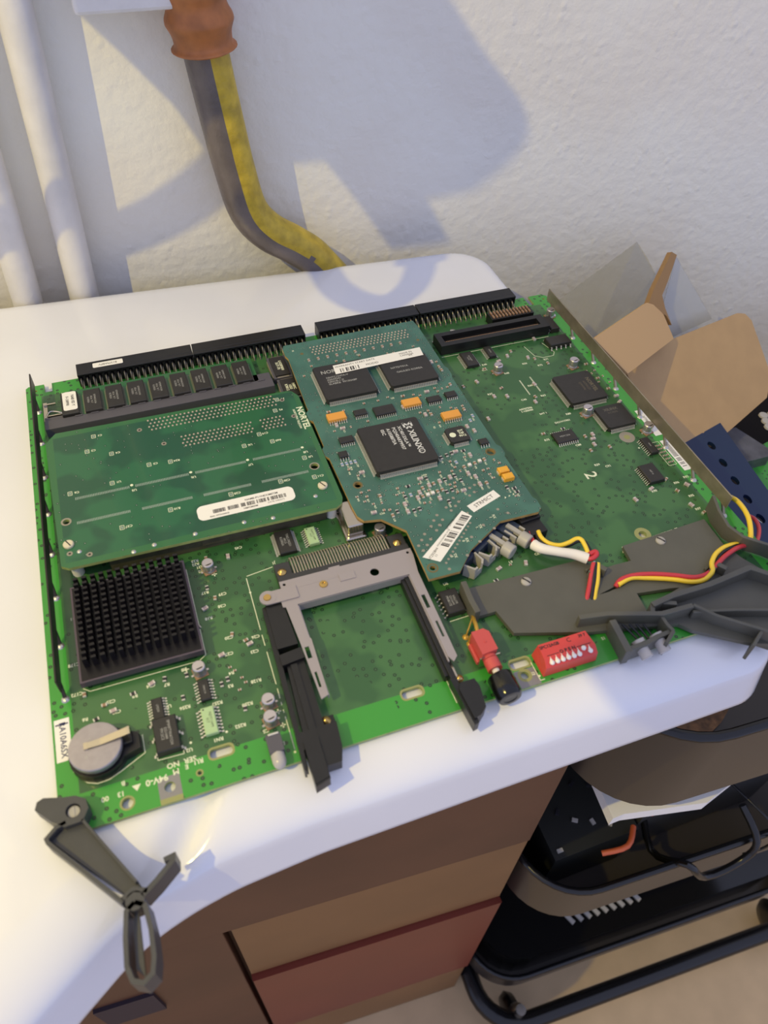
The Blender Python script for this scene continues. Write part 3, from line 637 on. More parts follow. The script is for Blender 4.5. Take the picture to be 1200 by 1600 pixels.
# ---- bus bars on both edges
for side, xb, Mr in ((0,5.5,M_raild),(1,311.3,M_rail)):
    y1 = -6 if side == 0 else -13
    mb = MB(); yt = -197.5
    t0 = .8 if side == 0 else -.8
    mb.box(xb-.35, yt, 4.8, xb+.35, y1, 12.8)
    r = ppart('bus_bar', mb, Mr, B, bevel=.1, seg=1, label='dark metal bus bar standing along the left edge' if side == 0 else 'tinned metal bus bar standing along the right edge')
    for k in range(8):
        y = -198+k*25.0
        if y > -8: continue
        f = MB().add([(xb-.5,y+4.5,5.2),(xb+.5,y+4.5,5.2),(xb+.9,y+.8,.1),(xb-.5,y+.8,.1),(xb-.5,y+3.1,5.2),(xb+.5,y+3.1,5.2),(xb+.9,y-.4,.1),(xb-.5,y-.4,.1)], [(0,1,2,3),(7,6,5,4),(0,3,7,4),(2,1,5,6),(1,0,4,5)])
        f.lathe([(1.7,0.02),(1.3,.5),(.6,.9)],12,(xb+.2,y,0),mi=1)
        ppart('solder_tab', f, [Mr, M_sold], r)
st = MB(); st.add([(311.2+0,-118,.1),(315.6,-118,.1),(315.6,-139,.1),(311.2,-139,.1)],[(3,2,1,0)]); st.add([(311,-143,.1),(315.5,-143,.1),(315.5,-166,.1),(311,-166,.1)],[(3,2,1,0)])
for i in range(22):
    if R_.random() < .7: y = -145-i*.85; st.add([(311.8,y,.13),(314.4,y,.13),(314.4,y-.4,.13),(311.8,y-.4,.13)],[(3,2,1,0)],1)
st.text('NTBK51AA', 313.4,-128,.13,2,-90,1)
ppart('barcode_sticker', st, [M_lab, M_bink], B, label='narrow white barcode sticker in two pieces along the right edge')
st = MB().add([(.8,-206,.1),(6.3,-206,.1),(6.3,-223.5,.1),(.8,-223.5,.1)],[(3,2,1,0)]); st.text('RA10A6SX', 3.6,-214.8,.14,3.2,-90,1,bold=.05); st.box(1.2,-208.6,.11,5.8,-208,.14,1)
ppart('handwritten_sticker', st, [M_lab, mat('pen_ink',(40,44,90),.6)], B, label='white sticker with handwriting near the left front corner')

# ---- heat sink
mb = MB().box(12.6,-196.6,2.4,60.4,-149,5.6,1).box(13.4,-195.8,5.6,59.6,-149.8,5.75,0).box(14.5,-194.5,.2,58.5,-151,2.4,0)
for i in range(13):
    for j in range(15): x = 15.2+i*3.45; y = -190.2+j*2.85; mb.box(x,y,5.75,x+1.9,y+1.15,11.5,0); mb.box(x+.4,y+1.15,5.75,x+1.3,y+2.85,9.6,0) if j < 14 else None
ppart('heat_sink', mb, [M_hs, M_hsb], B, label='black pin-fin heat sink with violet-grey base')
# ---- coin cell holder
hp = [(15.9+10.4*math.cos(math.radians(a)), -225.3+10.2*math.sin(math.radians(a))) for a in range(60, 331, 15)]+[(31,-229),(31,-222.5),(27,-220.5)]
mb = MB().prism(hp, .1, 2.2).prism([(15.9+(p[0]-15.9)*.98, -225.3+(p[1]+225.3)*.98) for p in hp], 2.2, 4.2).box(24.5,-226.8,4.2,28.5,-220.8,6.2)
H_ = ppart('cell_holder', mb, M_black, B, bevel=.3)
mb = MB().add([(13.5,-225.9,9.0),(13.5,-223.6,9.0),(18,-223.3,8.9),(18,-225.9,8.9),(28.3,-225.2,9.7),(28.3,-222.2,9.7)], [(0,3,2,1),(3,4,5,2)]).box(27.6,-225.2,5,28.5,-222.2,9.7).box(12.2,-226,8.0,13.6,-223.4,9.05)
ppart('contact_spring', mb, M_steel2, H_)
cc = link('coin_cell', None, None, (15.9,-225.3,4.3), label='round silver coin battery in the black holder at the front left of the board', cat='battery')
part('cell_can', MB().lathe([(7.4,0),(7.6,.6),(9.2,.9),(9.4,1.5),(9.4,3.6),(9.1,4.0),(8.2,4.05)],40), M_cell, cc, (15.9,-225.3,4.3), smooth=35)
mb = MB()
for x, y in ((-1.5,3.5),(.6,5),(3,4.4),(-3.2,-3.6),(.4,-5)): mb.text('+' if x < -3 else '-', x, y, 0.03, 2.2, 15)
part('stamped_marks', mb, M_ink2, cc, (15.9,-225.3,8.36))

# ================================================================== left stacked card
TL_ = 10.0
outl_c = [(9.4,-60.5),(14.5,-54.3),(131.5,-56.6),(134,-57.6),(136.6,-62),(136.8,-138.5),(135.5,-142),(132,-144),(14,-142),(11,-140)]
mb = MB().prism(outl_c, TL_-1.6, TL_, 0, [circ(15,-115,1.5,14), circ(130,-115,1.9,16)], side=1)
CL = ppart('stacked_card', mb, [M_cardL, M_pcbedge], B, label='deep green add-on card with a white barcode sticker')
zc = TL_+.03; mk = MB()
def LT(t, x, y, size=1.9, rot=180, bold=.05, mb=None, z=zc): (mb or mk).text(t, x, y, z, size, rot, 0, bold=bold)
LT('NORTEL', 134.3,-79.5,4.6,-90,.25); LT('NORTHERN TELECOM', 131.2,-79.5,1.5,-90,.12)
rows = [(20,-102,44.5),(47,-102,72),(75,-102,99.5),(103,-101.6,127),(19.5,-117.2,43),(48,-117.4,71),(76,-117.6,98.5),(103.5,-117.5,126.5)]
for x0, y, x1 in rows:
    n = 34
    for i in range(n): xx = x0+(x1-x0)*i/n; mk.add([(xx,y-.8,zc),(xx+.42,y-.8,zc),(xx+.42,y+.8,zc),(xx,y+.8,zc)],[(0,1,2,3)],1)
for i, (x0, y, x1) in enumerate(rows[:4]): mk.face(circ(x1+.9,y+.9,.75,10), zc); LT('U%d'%(i+5), x1+1.6, y-2.6, 1.9)
for x, y, t in ((32,-62,'C1'),(28,-72,'C3'),(39,-77,'C4'),(55,-90,'C5'),(65,-91,'R24'),(18,-98,'C6'),(37,-97,'U1'),(38,-126,'C37'),(60,-122,'R10'),(101,-91,'U6'),(115,-92,'R60'),(110,-85,'C19'),(127,-108,'U9'),(128,-122,'C11'),(88,-121,'C28'),(112,-120,'C30'),(122,-70,'P2'),(125,-56.9-5,'P1')):
    LT(t, x+3, y, 1.8)
    for a in ((x-.9,y-1.2,x+.9,y-1.2),(x+.9,y-1.2,x+.9,y+1.2),(x+.9,y+1.2,x-.9,y+1.2),(x-.9,y+1.2,x-.9,y-1.2)): line(mk, *a, .25, zc)
    mk.add([(x-.5,y-.7,zc+.01),(x+.5,y-.7,zc+.01),(x+.5,y+.7,zc+.01),(x-.5,y+.7,zc+.01)],[(0,1,2,3)],1)
ppart('silkscreen_print', mk, [M_ink, mat('pale_pad',(140,156,146),.5)], CL)
sj = MB()
def dots(mb, x0, x1, ys, p, z, r=.55, M1=0, jag=True):
    for j, y in enumerate(ys):
        x = x0+(p/2 if (jag and j % 2) else 0)
        while x <= x1: mb.lathe([(r,0),(r*.75,.35),(r*.2,.5)],6,(x,y,z),mi=M1); x += p
dots(sj, 59, 124, (-58.4,-60.9,-63.3,-65.7), 2.05, TL_); dots(sj, 73, 108, (-75.2,-77.6,-80,-82.2), 2.05, TL_); dots(sj, 113, 125, (-75.2,-77.6,-80,-82.2), 2.05, TL_)
x_ = ppart('solder_joints', sj, mat('copper_solder',(206,184,164),.35,.3), CL, kind='stuff')
for x, y in ((41,-143+1.6),(68,-139.5),(90,-139.5),(50,-140.2),(103,-141),(125,-134),(19,-134)): part('solder_dome', MB().lathe([(1.1,0),(.8,.4),(.3,.55)],12), M_sold, CL, (x,y,TL_), smooth=60)
for x, y in ((15,-115),(130,-115)): ppart('hole_ring', MB().face(circ(x,y,2.5 if x > 100 else 2.3,18), zc, 0, [circ(x,y,1.5 if x < 100 else 1.9,18)]), [M_leadd, M_bink], CL)
for x, y in ((54,-64),(64,-77.5),(127.5,-63),(130,-77),(23,-137),(15,-134)): ppart('hole_ring', MB().face(circ(x,y,1.3,12), zc, 0).face(circ(x,y,.6,8), zc+.01, 1), [M_leadd, M_bink], CL)
SCR = mesh('screw', MB().lathe([(2.3,0),(2.3,.9),(1.9,1.3),(0.01,1.4)],20).box(-.25,-1.9,1.36,.25,1.9,1.45,1), [mat('cream_nylon',(214,204,176),.4), M_bink], 40)
for x, y in ((15,-129),(130,-129)): link('nylon_screw', SCR, CL, (x,y,TL_), .5)
mb = MB().prism(rrect(71,-133.2,116.2,-124.2,2.8,6), TL_+.03, TL_+.12); x = 78
for k in range(80):
    wd = R_.choice((.22,.22,.45)); 
    if R_.random() < .75: mb.add([(x,-130.3,TL_+.15),(x+wd,-130.3,TL_+.15),(x+wd,-128,TL_+.15),(x,-128,TL_+.15)],[(0,1,2,3)],1)
    x += wd+.15
    if x > 112: break
mb.text('NAME-P11NEX/MSTM', 101,-126.6,TL_+.15,1.5,0,1,sx=1.1,bold=.03); mb.text('NBPCMSPM', 95,-131.6,TL_+.15,1.3,0,1,bold=.03); mb.text('SNO. NT761044-D', 80.5,-131.9,TL_+.15,1.1,0,1,bold=.03); mb.text('DATE 31850/73', 107,-131.4,TL_+.15,1.2,0,1)
ppart('barcode_sticker', mb, [M_lab, M_bink], CL, label='long white rounded sticker with a barcode')
ppart('card_connector', MB().box(30,-141,.2,128,-134,8.3).box(70,-141.6,3,128,-141,7), mat('olive_connector',(84,78,62),.5,noise=.3), CL)
for x, y in ((16,-137),(131,-139)): part('standoff', MB().lathe([(2.6,0),(2.6,8.4)],14), M_white, CL, (x,y,0), smooth=40)
for x in (24,60,96): ppart('memory_chip', MB().box(x,-118,5.6,x+24,-102,8.3), M_chip, CL)

# ================================================================== right stacked card
TR_ = 10.0
outl_r = [(140,-18),(219,-16.3),(220,-23),(220.4,-62),(221.6,-64),(221.4,-70),(220.6,-72),(221,-128),(222.6,-130),(222.6,-135),(221.4,-137),(222,-166),(223.2,-168),(223,-173),(220.5,-175.3),(201,-175),(181.5,-186),(172,-195.6),(157.5,-195.4),(158,-167),(149.4,-157),(141.6,-155.5),(139.6,-152),(139,-145),(138.4,-112),(136.9,-110),(136.9,-105),(138.3,-103),(138.4,-84),(136.4,-82),(136.4,-77),(138.2,-75),(139.6,-30),(138.6,-27),(138.8,-21)]
rh = [circ(146,-133.4,1.7,16), circ(216,-132,1.9,16), circ(161.3,-190.2,1.3,14)]
mb = MB().prism(outl_r, TR_-1.6, TR_, 0, rh, side=1)
CRD = ppart('angled_card', mb, [M_cardR, M_tan], B, label='teal green card crowded with chips, its front corner cut at an angle')
z2 = TR_+.03; ps = MB()
for x, y, r in ((148,-28,1.0),(215,-35,1.0)): ps.face(circ(x,y,r,12), z2, 2)
for (x, y), r in zip(((146,-133.4),(216,-132),(161.3,-190.2)), (2.4,2.7,2.6)): ps.face(circ(x,y,r,18), z2, 2, [circ(x,y,r-.8,18)])
for t, x, y, sz, ro in (('U1',178,-38,1.7,0),('U5',183.5,-79,1.6,0),('RX\n1',198.5,-171.5,1.8,-90),('TX\n1',190,-175,1.8,-90),('RX\n0',181,-180.5,1.8,-90),('TX\n0',172.5,-187,1.8,-90),('R53',148,-112,1.4,90),('C34',151,-154,1.4,0),('R14',146.5,-122,1.4,-90),('U20',178.5,-137,1.5,0),('R27',205,-132,1.4,90),('R2',196,-107,1.4,-90),('J2',144,-24,1.5,0)): ps.text(t, x, y, z2+.01, sz, ro, 0, bold=.04)
for k in range(7): ps.face(circ(183.5+k*2.6,-168.3+k*1.35,.55,8), z2, 1)
for a, b, n in ((167,-189.5,12),):
    for k in range(n): ps.face(circ(a+k*1.75+1.0,b+k*1.62,.6,8), z2, 1)
for (a, b) in ((161,-180),(163.8,-177.6),(166.5,-175),(160,-176.8),(162.5,-174.2),(165,-171.4),(171,-171),(173.5,-168.5),(176,-166),(169.5,-168),(172,-165.2),(174.6,-162.6),(182,-162),(185,-160),(187.5,-158),(180.5,-159.5),(183,-157.4),(186,-155),(193,-152.5),(196,-151.5),(199,-150.4),(194,-156),(197,-154.6),(206.5,-171.5),(196.5,-178),(187,-183),(178.5,-188.5),(168,-193),(203,-168),(192.5,-174.7),(184.5,-179.5)): ps.face(circ(a,b,.75,10), z2, 1)
for k in range(3): ps.face([(209+k*2.3,-163+k*.4),(210.1+k*2.3,-162.4+k*.4),(209.6+k*2.3,-161.7+k*.4)], z2, 0)
rr = random.Random(11)
avoid = [(147,-77,180,-43),(183,-77,216,-49),(153,-136,192,-96),(196,-127,212,-108),(144,-89,156,-82),(185,-91,197,-83),(201,-106,213,-98),(212,-155,219,-143),(157,-198,195,-158),(185,-176,210,-155),(142,-137,150,-130),(211,-136,221,-128),(158,-90,183,-80),(199,-91,220,-84),(145,-107,155,-100),(142,-116,149,-110),(211,-130,219,-121),(157,-56,212,-44)]
def free(x, y, m=1.0):
    if x < 142 or x > 218.5 or y > -39 or y < -174: return False
    if y < -153 and x < 150+(-153-y)*1.0: return False
    return all(not (a-m < x < c+m and b-m < y < d+m) for a, b, c, d in avoid)
for _ in range(1500):
    x, y = rr.uniform(142,219), rr.uniform(-165,-21)
    if free(x, y, -.2) or y > -39: ps.face(circ(x,y,.16,5), z2, 1)
dots_ = MB(); dots(dots_, 154, 212, (-24,-26.2,-28.4,-30.6), 2.05, TR_)
ppart('solder_joints', dots_, mat('copper_solder',(210,188,170),.35,.3), CRD, kind='stuff')
CH = []
spots = [(148,-124),(151,-139),(154,-139.5),(151,-147),(155,-147),(158,-152),(160.5,-152),(163,-152.5),(160,-161),(162.6,-161.4),(165.2,-161.4)]
def addp(k, x, y, r): CH.append((k, x, y, r))
for i in range(11): addp('tan', 150+i*5.4, -35.4, 90)
for i, (k) in enumerate(('cap','tan','wht','wht','tan','tan')): addp(k, 170+i*2.6, -150.5+i*.3, 90)
for i in range(4): addp('blue', 142+i*2.2+1, -118.5, 90)
for a in (('cap',162.5,-157,90),('res',165.5,-157.2,90),('res',168.3,-156.9,90),('res',184.5,-150.8,90),('res',187.3,-150.5,90),('cap',178,-144.5,90),('tan',180.5,-144,90),('cap',183.8,-143.6,90),('res',186.6,-143.2,90),('cap',189.6,-142.6,90),('res',192.2,-142.2,90),
          ('cap',172,-147.5,90),('res',164.6,-148,90),('blue',167.5,-147.5,90),('tan',199,-138.2,90),('wht',202,-137.8,90),('tan',205,-137.4,90),('wht',207.8,-136.8,90),('tan',210.5,-136.5,90),('cap',205,-131.5,90),('res',216,-158.5,0),('res',216.3,-161,0),('blue',196.5,-134,90),
          ('cap',175.5,-139,0),('cap',199,-127,0),('res',203,-127.5,0),('res',194,-128,90),('res',190.7,-128.8,90),('res',196.8,-127.4,90),('cap',162.8,-152.3,90),('cap',212,-112,90),('blue',215.6,-108,90),('cap',214.3,-116,90),('blue',218.2,-105,90),('tan',216,-99,90),('cap',195,-97,90),('cap',186,-88,90),
          ('tan',189,-79.5,0),('cap',151,-94,0),('cap',202.5,-80,0),('tan',198,-97.5,90),('cap',214.5,-57,90),('tan',217,-62,90),('tan',217,-78,90),('cap',199,-143,90),('cap',201.5,-146,90)): addp(*a)
while len(CH) < 150:
    x, y = rr.uniform(143,218), rr.uniform(-165,-39)
    if y < -136 or rr.random() < .45:
        if free(x, y) and all((x-q[1])**2+(y-q[2])**2 > 6.5 for q in CH): addp(rr.choice(('cap','res','res','tan','tan','small','small')), x, y, rr.choice((0,90,90)))
for k, x, y, r in CH[:98]: link(PN[k], PS[k], CRD, (x,y,TR_+.02), math.radians(r))
rest = MB()
for k, x, y, r in CH[98:]: rest.cb(x,y,TR_+.02,1.3,.8,.5,0,math.radians(r)).cb(x-.5,y,TR_+.02,.35,.85,.55,1).cb(x+.5,y,TR_+.02,.35,.85,.55,1)
ppart('small_components', rest, [M_tanc, M_lead], CRD, kind='stuff')
for k, x, y, r in CH:
    if k != 'small' and rr.random() < .6 and y < -90: ps.text(rr.choice(('R','C'))+str(rr.randint(10,99)), x+rr.uniform(-.5,.5), y-(2.3 if r == 90 else 1.7), z2+.01, 1.25, rr.choice((-90,90)), 0, bold=.03)
ppart('silkscreen_print', ps, [M_ink, M_leadd, mat('ring_brown',(110,98,60),.5)], CRD)
qfp(163,-60,28.5,28.5,TR_,3.3,52,52, parent=CRD, txt=(('NORTEL',-11,8.2,3.8,0,'LEFT',.05),('NNTC1547A-V\nA0639341\nNIN1B-1-Z\n0LABKB  99150ABP',-9.4,.6,1.9,0,'LEFT',.02)))
qfp(198.5,-62,27.5,23.5,TR_,3.3,50,42, parent=CRD, txt=(('NTTDT01A',-9,3,2,0,'LEFT',.02),('GALILEO KOREA',-7,-1,2,0,'LEFT',.02)))
def xlogo(mb, z):
    x, y = 9.4, 10.4
    mb.add([(x+3.2,y+2,z),(x+3.2,y,z),(x+.2,y-2.2,z),(x-2.8,y,z),(x-2.8,y+2,z),(x+.2,y-.6,z)],[(0,5,1),(1,5,2),(2,5,3),(3,5,4)][:4],2)
    for (a, b, c, d) in ((3.2,2.4,3.2,-2.2),(-2.8,2.4,-2.8,-2.2),): line(mb, x+a, y+b, x+c, y+d, 1.0, z, 2)
    line(mb, x+3.2, y+2.2, x+.2, y+.2, 1.1, z, 2); line(mb, x-2.8, y+2.2, x+.2, y+.2, 1.1, z, 2); line(mb, x+3.2, y-2.2, x+1.4, y-1.0, 1.1, z, 2); line(mb, x-2.8, y-2.2, x-1.0, y-1.0, 1.1, z, 2)
qfp(172.3,-115.8,32,32.5,TR_,3.6,58,58, parent=CRD, inkm=mat('bright_ink',(206,206,202),.6),
    txt=(('XILINX®',9.6,7.2,4.4,-90,'LEFT',.12,1.0),('XC4013XLA™',4.9,11.6,2.5,-90,'LEFT',.06,1.0),('PQ240AKP9937',1.9,11.6,2.5,-90,'LEFT',.06,1.0),('A1058875A',-1.1,11.6,2.5,-90,'LEFT',.06,1.0),('05C',-4.1,11.6,2.5,-90,'LEFT',.06,1.0)),
    logo=lambda mb, z: [line(mb, 7.6+p[1], 13.2-p[0], 7.6+p[3], 13.2-p[2], 1.0, z, 2) for p in ((0,4,3.4,4),(0.2,4.2,2.0,2.0),(2.0,2.0,.2,-.2),(0,0,3.4,0),(4.6,3.4,3.2,2),(3.2,2,4.6,.6))])
qfp(204,-117.5,10.6,10.6,TR_,2.6,16,16, parent=CRD, inkm=M_ink, txt=(('IDT\n74F\n9912',2.2,0,1.9,0,'CENTER',.08),), logo=lambda mb, z: mb.face(circ(-2.6,0,1.7,16), z, 2))
for x, y in ((150.3,-85.8),(191,-86.8),(207.2,-102.2)): soic(x,y,9.6,5.2,8, z0=TR_, th=2.4, sides='y', ext=1.6, wd=.45, M=M_orange, parent=CRD, name='orange_resistor_array', label='orange resistor array', notch=False)
for x, y, a, b, n in ((163,-86,6.6,4.2,7),(175.5,-88,11,6.6,10),(203.5,-87.5,7.4,4.2,7),(213.5,-86.6,6,4.2,6),(150,-103.3,7.2,4.4,7),(145.3,-112.8,4.4,4.0,4),(215,-125.3,4.6,3.8,4)):
    soic(x,y,a,b,n, z0=TR_, th=1.8, sides='y', ext=1.4, wd=.4, parent=CRD)
for x, y in ((215.6,-147),(216,-151.6)): ppart('tantalum_capacitor', MB().cb(x,y,TR_,5.2,3.6,2.8,0,0,.5).box(x-3.0,y-1,TR_,x-2.4,y+1,TR_+.9,1), [M_yell, M_lead], CRD, label='yellow tantalum capacitor')
# labels on the angled card
def quadlabel(name, pts, z, bars=None, parent=CRD, texts=(), label=None):
    mb = MB().add([(p[0],p[1],z) for p in pts], [(0,1,2,3)], 0)
    a, b, d = Vector(pts[0]), Vector(pts[1]), Vector(pts[3]); u = (b-a); v = (d-a); rot = math.degrees(math.atan2(u.y,u.x))
    def q(s, t): return a+u*s+v*t
    if bars:
        s0, s1, t0, t1, seed = bars; r = random.Random(seed); s = s0
        while s < s1:
            wd = r.choice((.25,.25,.5,.75))/u.length
            if r.random() < .8: pp = [q(s,t0), q(s+wd,t0), q(s+wd,t1), q(s,t1)]; mb.add([(p.x,p.y,z+.03) for p in pp],[(0,1,2,3)],1)
            s += wd+.25/u.length
    for t, s, tt, size, dr in texts: p = q(s, tt); mb.text(t, p.x, p.y, z+.03, size, rot+dr, 1)
    return ppart(name, mb, [M_lab, M_bink], parent, label=label)
wl2 = quadlabel('warranty_label', [(159.5,-55.2),(211,-53.2),(211.5,-46),(160,-47.6)], 13.55, bars=(.06,.26,.08,.5,5), texts=(('WARRANTY START DATE',.24,.75,2.0,0),('MODID',.42,.3,2.2,0),('IN',.86,.3,2,0),('MADE IN\nCANADA',.82,.55,1.9,0)), label='white label reading WARRANTY START DATE, bridging two chips')
quadlabel('name_label', [(191.6,-166.3),(207.8,-160.8),(206.2,-156.2),(190,-161.7)], TR_+.06, texts=(('STRMICT',.5,.5,2.9,0),), label='white label reading STRMICT')
quadlabel('barcode_label', [(165.8,-188.2),(189.8,-168.2),(186.6,-163.6),(159.2,-183.4)], TR_+.06, bars=(.3,.97,.1,.55,9), texts=(('MADE IN CANADA  ST128',.45,.66,1.0,0),('NTZK00B17AZ',.8,.8,1.7,0),('NTZK0B44\n11',.1,.5,1.7,0)), label='white diagonal barcode label')

# ================================================================== card cage for a memory card (front middle)
hd = MB().box(97,-175,.2,157,-171,6.2).box(97,-171,.2,104,-163.5,5.2).box(149.5,-171,.2,157,-163.5,5.2)
HD = ppart('card_reader_frame', hd, M_black.copy() if False else mat('graphite_plastic',(52,52,54),.45), B, bevel=.25, label='metal framed card reader with black rails')
pn = MB()
for i in range(34):
    x = 104.8+i*1.31; pn.tube([(x,-171.5,6.0),(x,-164,5.7),(x,-160.8,3.6),(x,-159.6,.5)], .36, 6, sm=2)
ppart('contact_pins', pn, M_leadd, HD, smooth=50)
ht = [(95.2,-187.6),(95.2,-179.5),(96.8,-179.5),(96.8,-174.6),(119,-174.6),(119,-173.8),(124,-173.8),(124,-174.6),(157,-174.6),(157,-178.5),(155.6,-188),(155.2,-232),(153,-234),(151.6,-231),(151.4,-188),(101.4,-188),(101.6,-205),(102.2,-206),(101.5,-232),(98.4,-233),(97.4,-206),(96.4,-188)]
mb = MB().prism(ht, 6.4, 7.0, 0, [circ(137.5,-182.3,2.0,18), circ(98.6,-176.6,.7,10), circ(155,-176.6,.7,10), [(125.2,-179.9),(127,-179.9),(127,-181.1),(125.2,-181.1)], [(98.4,-209),(100.2,-209),(100.2,-214.5),(98.4,-214.5)], [(99,-221),(100,-221),(100,-228),(99,-228)], [(152.2,-200),(153.8,-200),(153.8,-207),(152.2,-207)], [(153,-214),(154,-214),(154,-222),(153,-222)]])
mb.box(101.2,-188.2,2.2,152,-187.4,6.4).box(151.0,-233,3.0,151.6,-188,6.4).box(101.4,-232,4,101.9,-188,6.4)
mb.prism(circ(90.3,-181.4,3.5,20)+[], 6.9, 7.7).box(90,-184.9,7.0,103,-178.6,7.6).box(104,-179.8,7.0,123,-179.6,7.05).box(122,-182.6,7.0,129,-178.6,7.35)
ppart('steel_frame', mb, M_steel, HD)
rv = MB().lathe([(1.9,0),(1.7,.5),(.7,.6),(.7,.2)],18,(114.6,-181.6,7.0)).lathe([(1.7,0),(1.5,.5)],18,(90.1,-181.4,7.7))
ppart('rivets', rv, M_brass, HD, smooth=40)
for x, y, z in ((99.6,-168.6,5.2),(153,-168.8,5.2),(97.9,-240,2.4),(152.9,-240,3.0)): part('brass_screw', MB().lathe([(1.9,0),(1.9,.4),(1.2,1.0),(.5,1.6),(.1,1.7)],16), M_brass, HD, (x,y,z), smooth=40)
la = MB().prism([(86.9,-184.5),(88.5,-184),(88.2,-214),(87,-240),(86.4,-257),(85,-256.5),(85.4,-240)], .2, 5.4)
la.prism([(88.5,-184),(95.8,-184.5),(96.6,-206),(88,-206)], .2, 6.2).prism([(88,-209),(97.2,-208),(97.4,-213),(88,-214)], .2, 6.4)
la.prism([(89.8,-214),(97.0,-213),(96.6,-243),(88.2,-243)], .2, 4.6).prism([(91.2,-214),(93.8,-214),(93.2,-243),(90.6,-243)], 4.6, 5.5)
la.prism([(94.8,-243),(101.2,-243),(100.4,-253),(98.6,-258.5),(93.0,-258.5),(93.2,-246)], .0, 6.2).prism([(85.2,-243),(96,-243),(95,-249),(86.6,-250),(85.6,-257.8),(84.8,-257.5)], .0, 6.0).box(96.2,-238,.2,101.4,-243.4,2.2)
ppart('guide_rail', la, M_black, HD, bevel=.25)
ppart('eject_button', MB().prism([(87.2,-247),(93.0,-246.6),(92.8,-263.5),(87.0,-265)], 1.2, 7.0).prism([(87.5,-260),(92.6,-260),(92.6,-262.8),(87.3,-264)], 7.0, 7.3), M_black, HD, bevel=.4)
ra = MB().box(147.6,-238,.2,150.8,-176,4.6).box(149.2,-240,.2,151.4,-188,5.6).prism([(151.4,-243.4),(157.6,-243.4),(158.4,-247),(157,-256),(154,-258.3),(151,-259),(150.2,-246)], 0.0, 6.8).prism([(148.8,-240),(151.2,-240),(152.4,-260.5),(150.2,-261)], .0, 5.6)
ppart('guide_rail', ra, M_black, HD, bevel=.25)
part('ground_clip', MB().box(-.4,-8,0,.4,8,3).box(-.4,-9,1,1.6,-8,3), M_steel2, HD, (152.3,-232,1.2))
# single indicator lamp
lb = MB().box(74.6,-247.2,.1,80.2,-239.8,5.6).box(75.6,-240.6,5.6,79.6,-239.8,6.0,1)
LB = ppart('lamp_block', lb, [M_slot, M_lead], B, bevel=.4)
ppart('indicator_lamp', MB().lathe([(2.6,0),(2.6,3.2),(2.2,4.6),(1.3,5.5),(.1,5.8)],20,(77.3,-247,3.0),'y'), M_led, LB, smooth=60)

# ---- red push switch
sw = MB().prism([(164,-225.2),(169.4,-225),(171.2,-227),(171.2,-235.6),(164.2,-236.2)], 1.5, 9.6).box(162.6,-236,1.5,164.2,-227,4)
PSW = ppart('push_switch', sw, M_pinkr, B, bevel=.5, label='red push switch with a black cap')
ppart('switch_bushing', MB().lathe([(3.0,0),(3.0,1.2),(2.6,1.3),(3.1,1.6),(3.1,6.2)],22,(167.6,-236,5.6),'y').lathe([(.6,0),(.5,.3)],8,(167.6,-231,9.6)), M_pinkr, PSW, smooth=50)
for v in PSW.children[0].data.vertices: v.co.y = v.co.y
ppart('plunger', MB().lathe([(1.5,0),(1.5,5)],16,(167.6,-241.5,5.6),'y'), M_white, PSW, smooth=50)
ppart('switch_cap', MB().lathe([(4.9,0),(5.3,.4),(5.3,9.2),(4.6,10.4),(3.0,10.5),(2.8,10.2),(.1,10.1)],32,(167.8,-245.2,5.7),'y'), mat('gloss_black',(14,14,15),.15), PSW, smooth=50)
ppart('mounting_plate', MB().box(163.2,-236.9,.5,172,-236.3,7.5), M_steel2, PSW)
ppart('amber_leads', MB().tube([(170.5,-214.5,3.2),(169,-218,6),(167.8,-222,8.2),(167,-225.5,8.4)],.9,8).tube([(170,-215,3),(166.3,-219.5,2.4),(164.4,-221.5,.2)],.35,6).tube([(166.5,-226,6),(165.6,-224,4.5),(164.8,-224.4,.2)],.8,8).lathe([(1.5,0),(1.0,.6),(.3,.9)],12,(164.5,-221.5,0)).lathe([(1.5,0),(1.0,.6),(.3,.9)],12,(164.8,-225,0)), M_amber, PSW, smooth=50)
# ---- red bank of small switches
db = MB(); hw = 12.2
db.add([(-hw,-5.6,0),(hw,-5.6,0),(hw,5.2,0),(-hw,5.2,0),(-hw+.5,-5.2,5.6),(hw-.3,-5.2,5.6),(hw-.3,-2.2,7.6),(-hw+.8,-2.2,7.6),(hw-1.2,4.8,7.8),(-hw+1.4,4.8,7.8)],
       [(3,2,1,0),(0,1,5,4),(4,5,6,7),(7,6,8,9),(1,2,8,6,5),(3,0,4,7,9),(2,3,9,8)])
DB = part('switch_bank', db, M_red, B, (198.8,-243.2,.1), 0.0, bevel=.2, label='red bank of eight small switches')
dt = MB()
dt.text('SPC12AGB', -6.6, 3.0, 7.86, 1.9, 0, 0, bold=.06); dt.text('39 7', 8.4, 3.2, 7.86, 1.8, 0, 0, bold=.06); dt.text('C', 2.2, 2.9, 7.84, 2.8, 0, 0)
dt.text('O P E N', -.3, -.9, 7.78, 2.1, 0, 0, bold=.07); line(dt,-9.6,-1.0,-4.4,-1.0,.25,7.76); line(dt,3.8,-1.0,10.2,-1.0,.25,7.78)
ppart('printing', MB().add([(p[0]+198.8,p[1]-243.2,p[2]+.1) for p in dt.v], dt.f, 0), M_bink, DB)
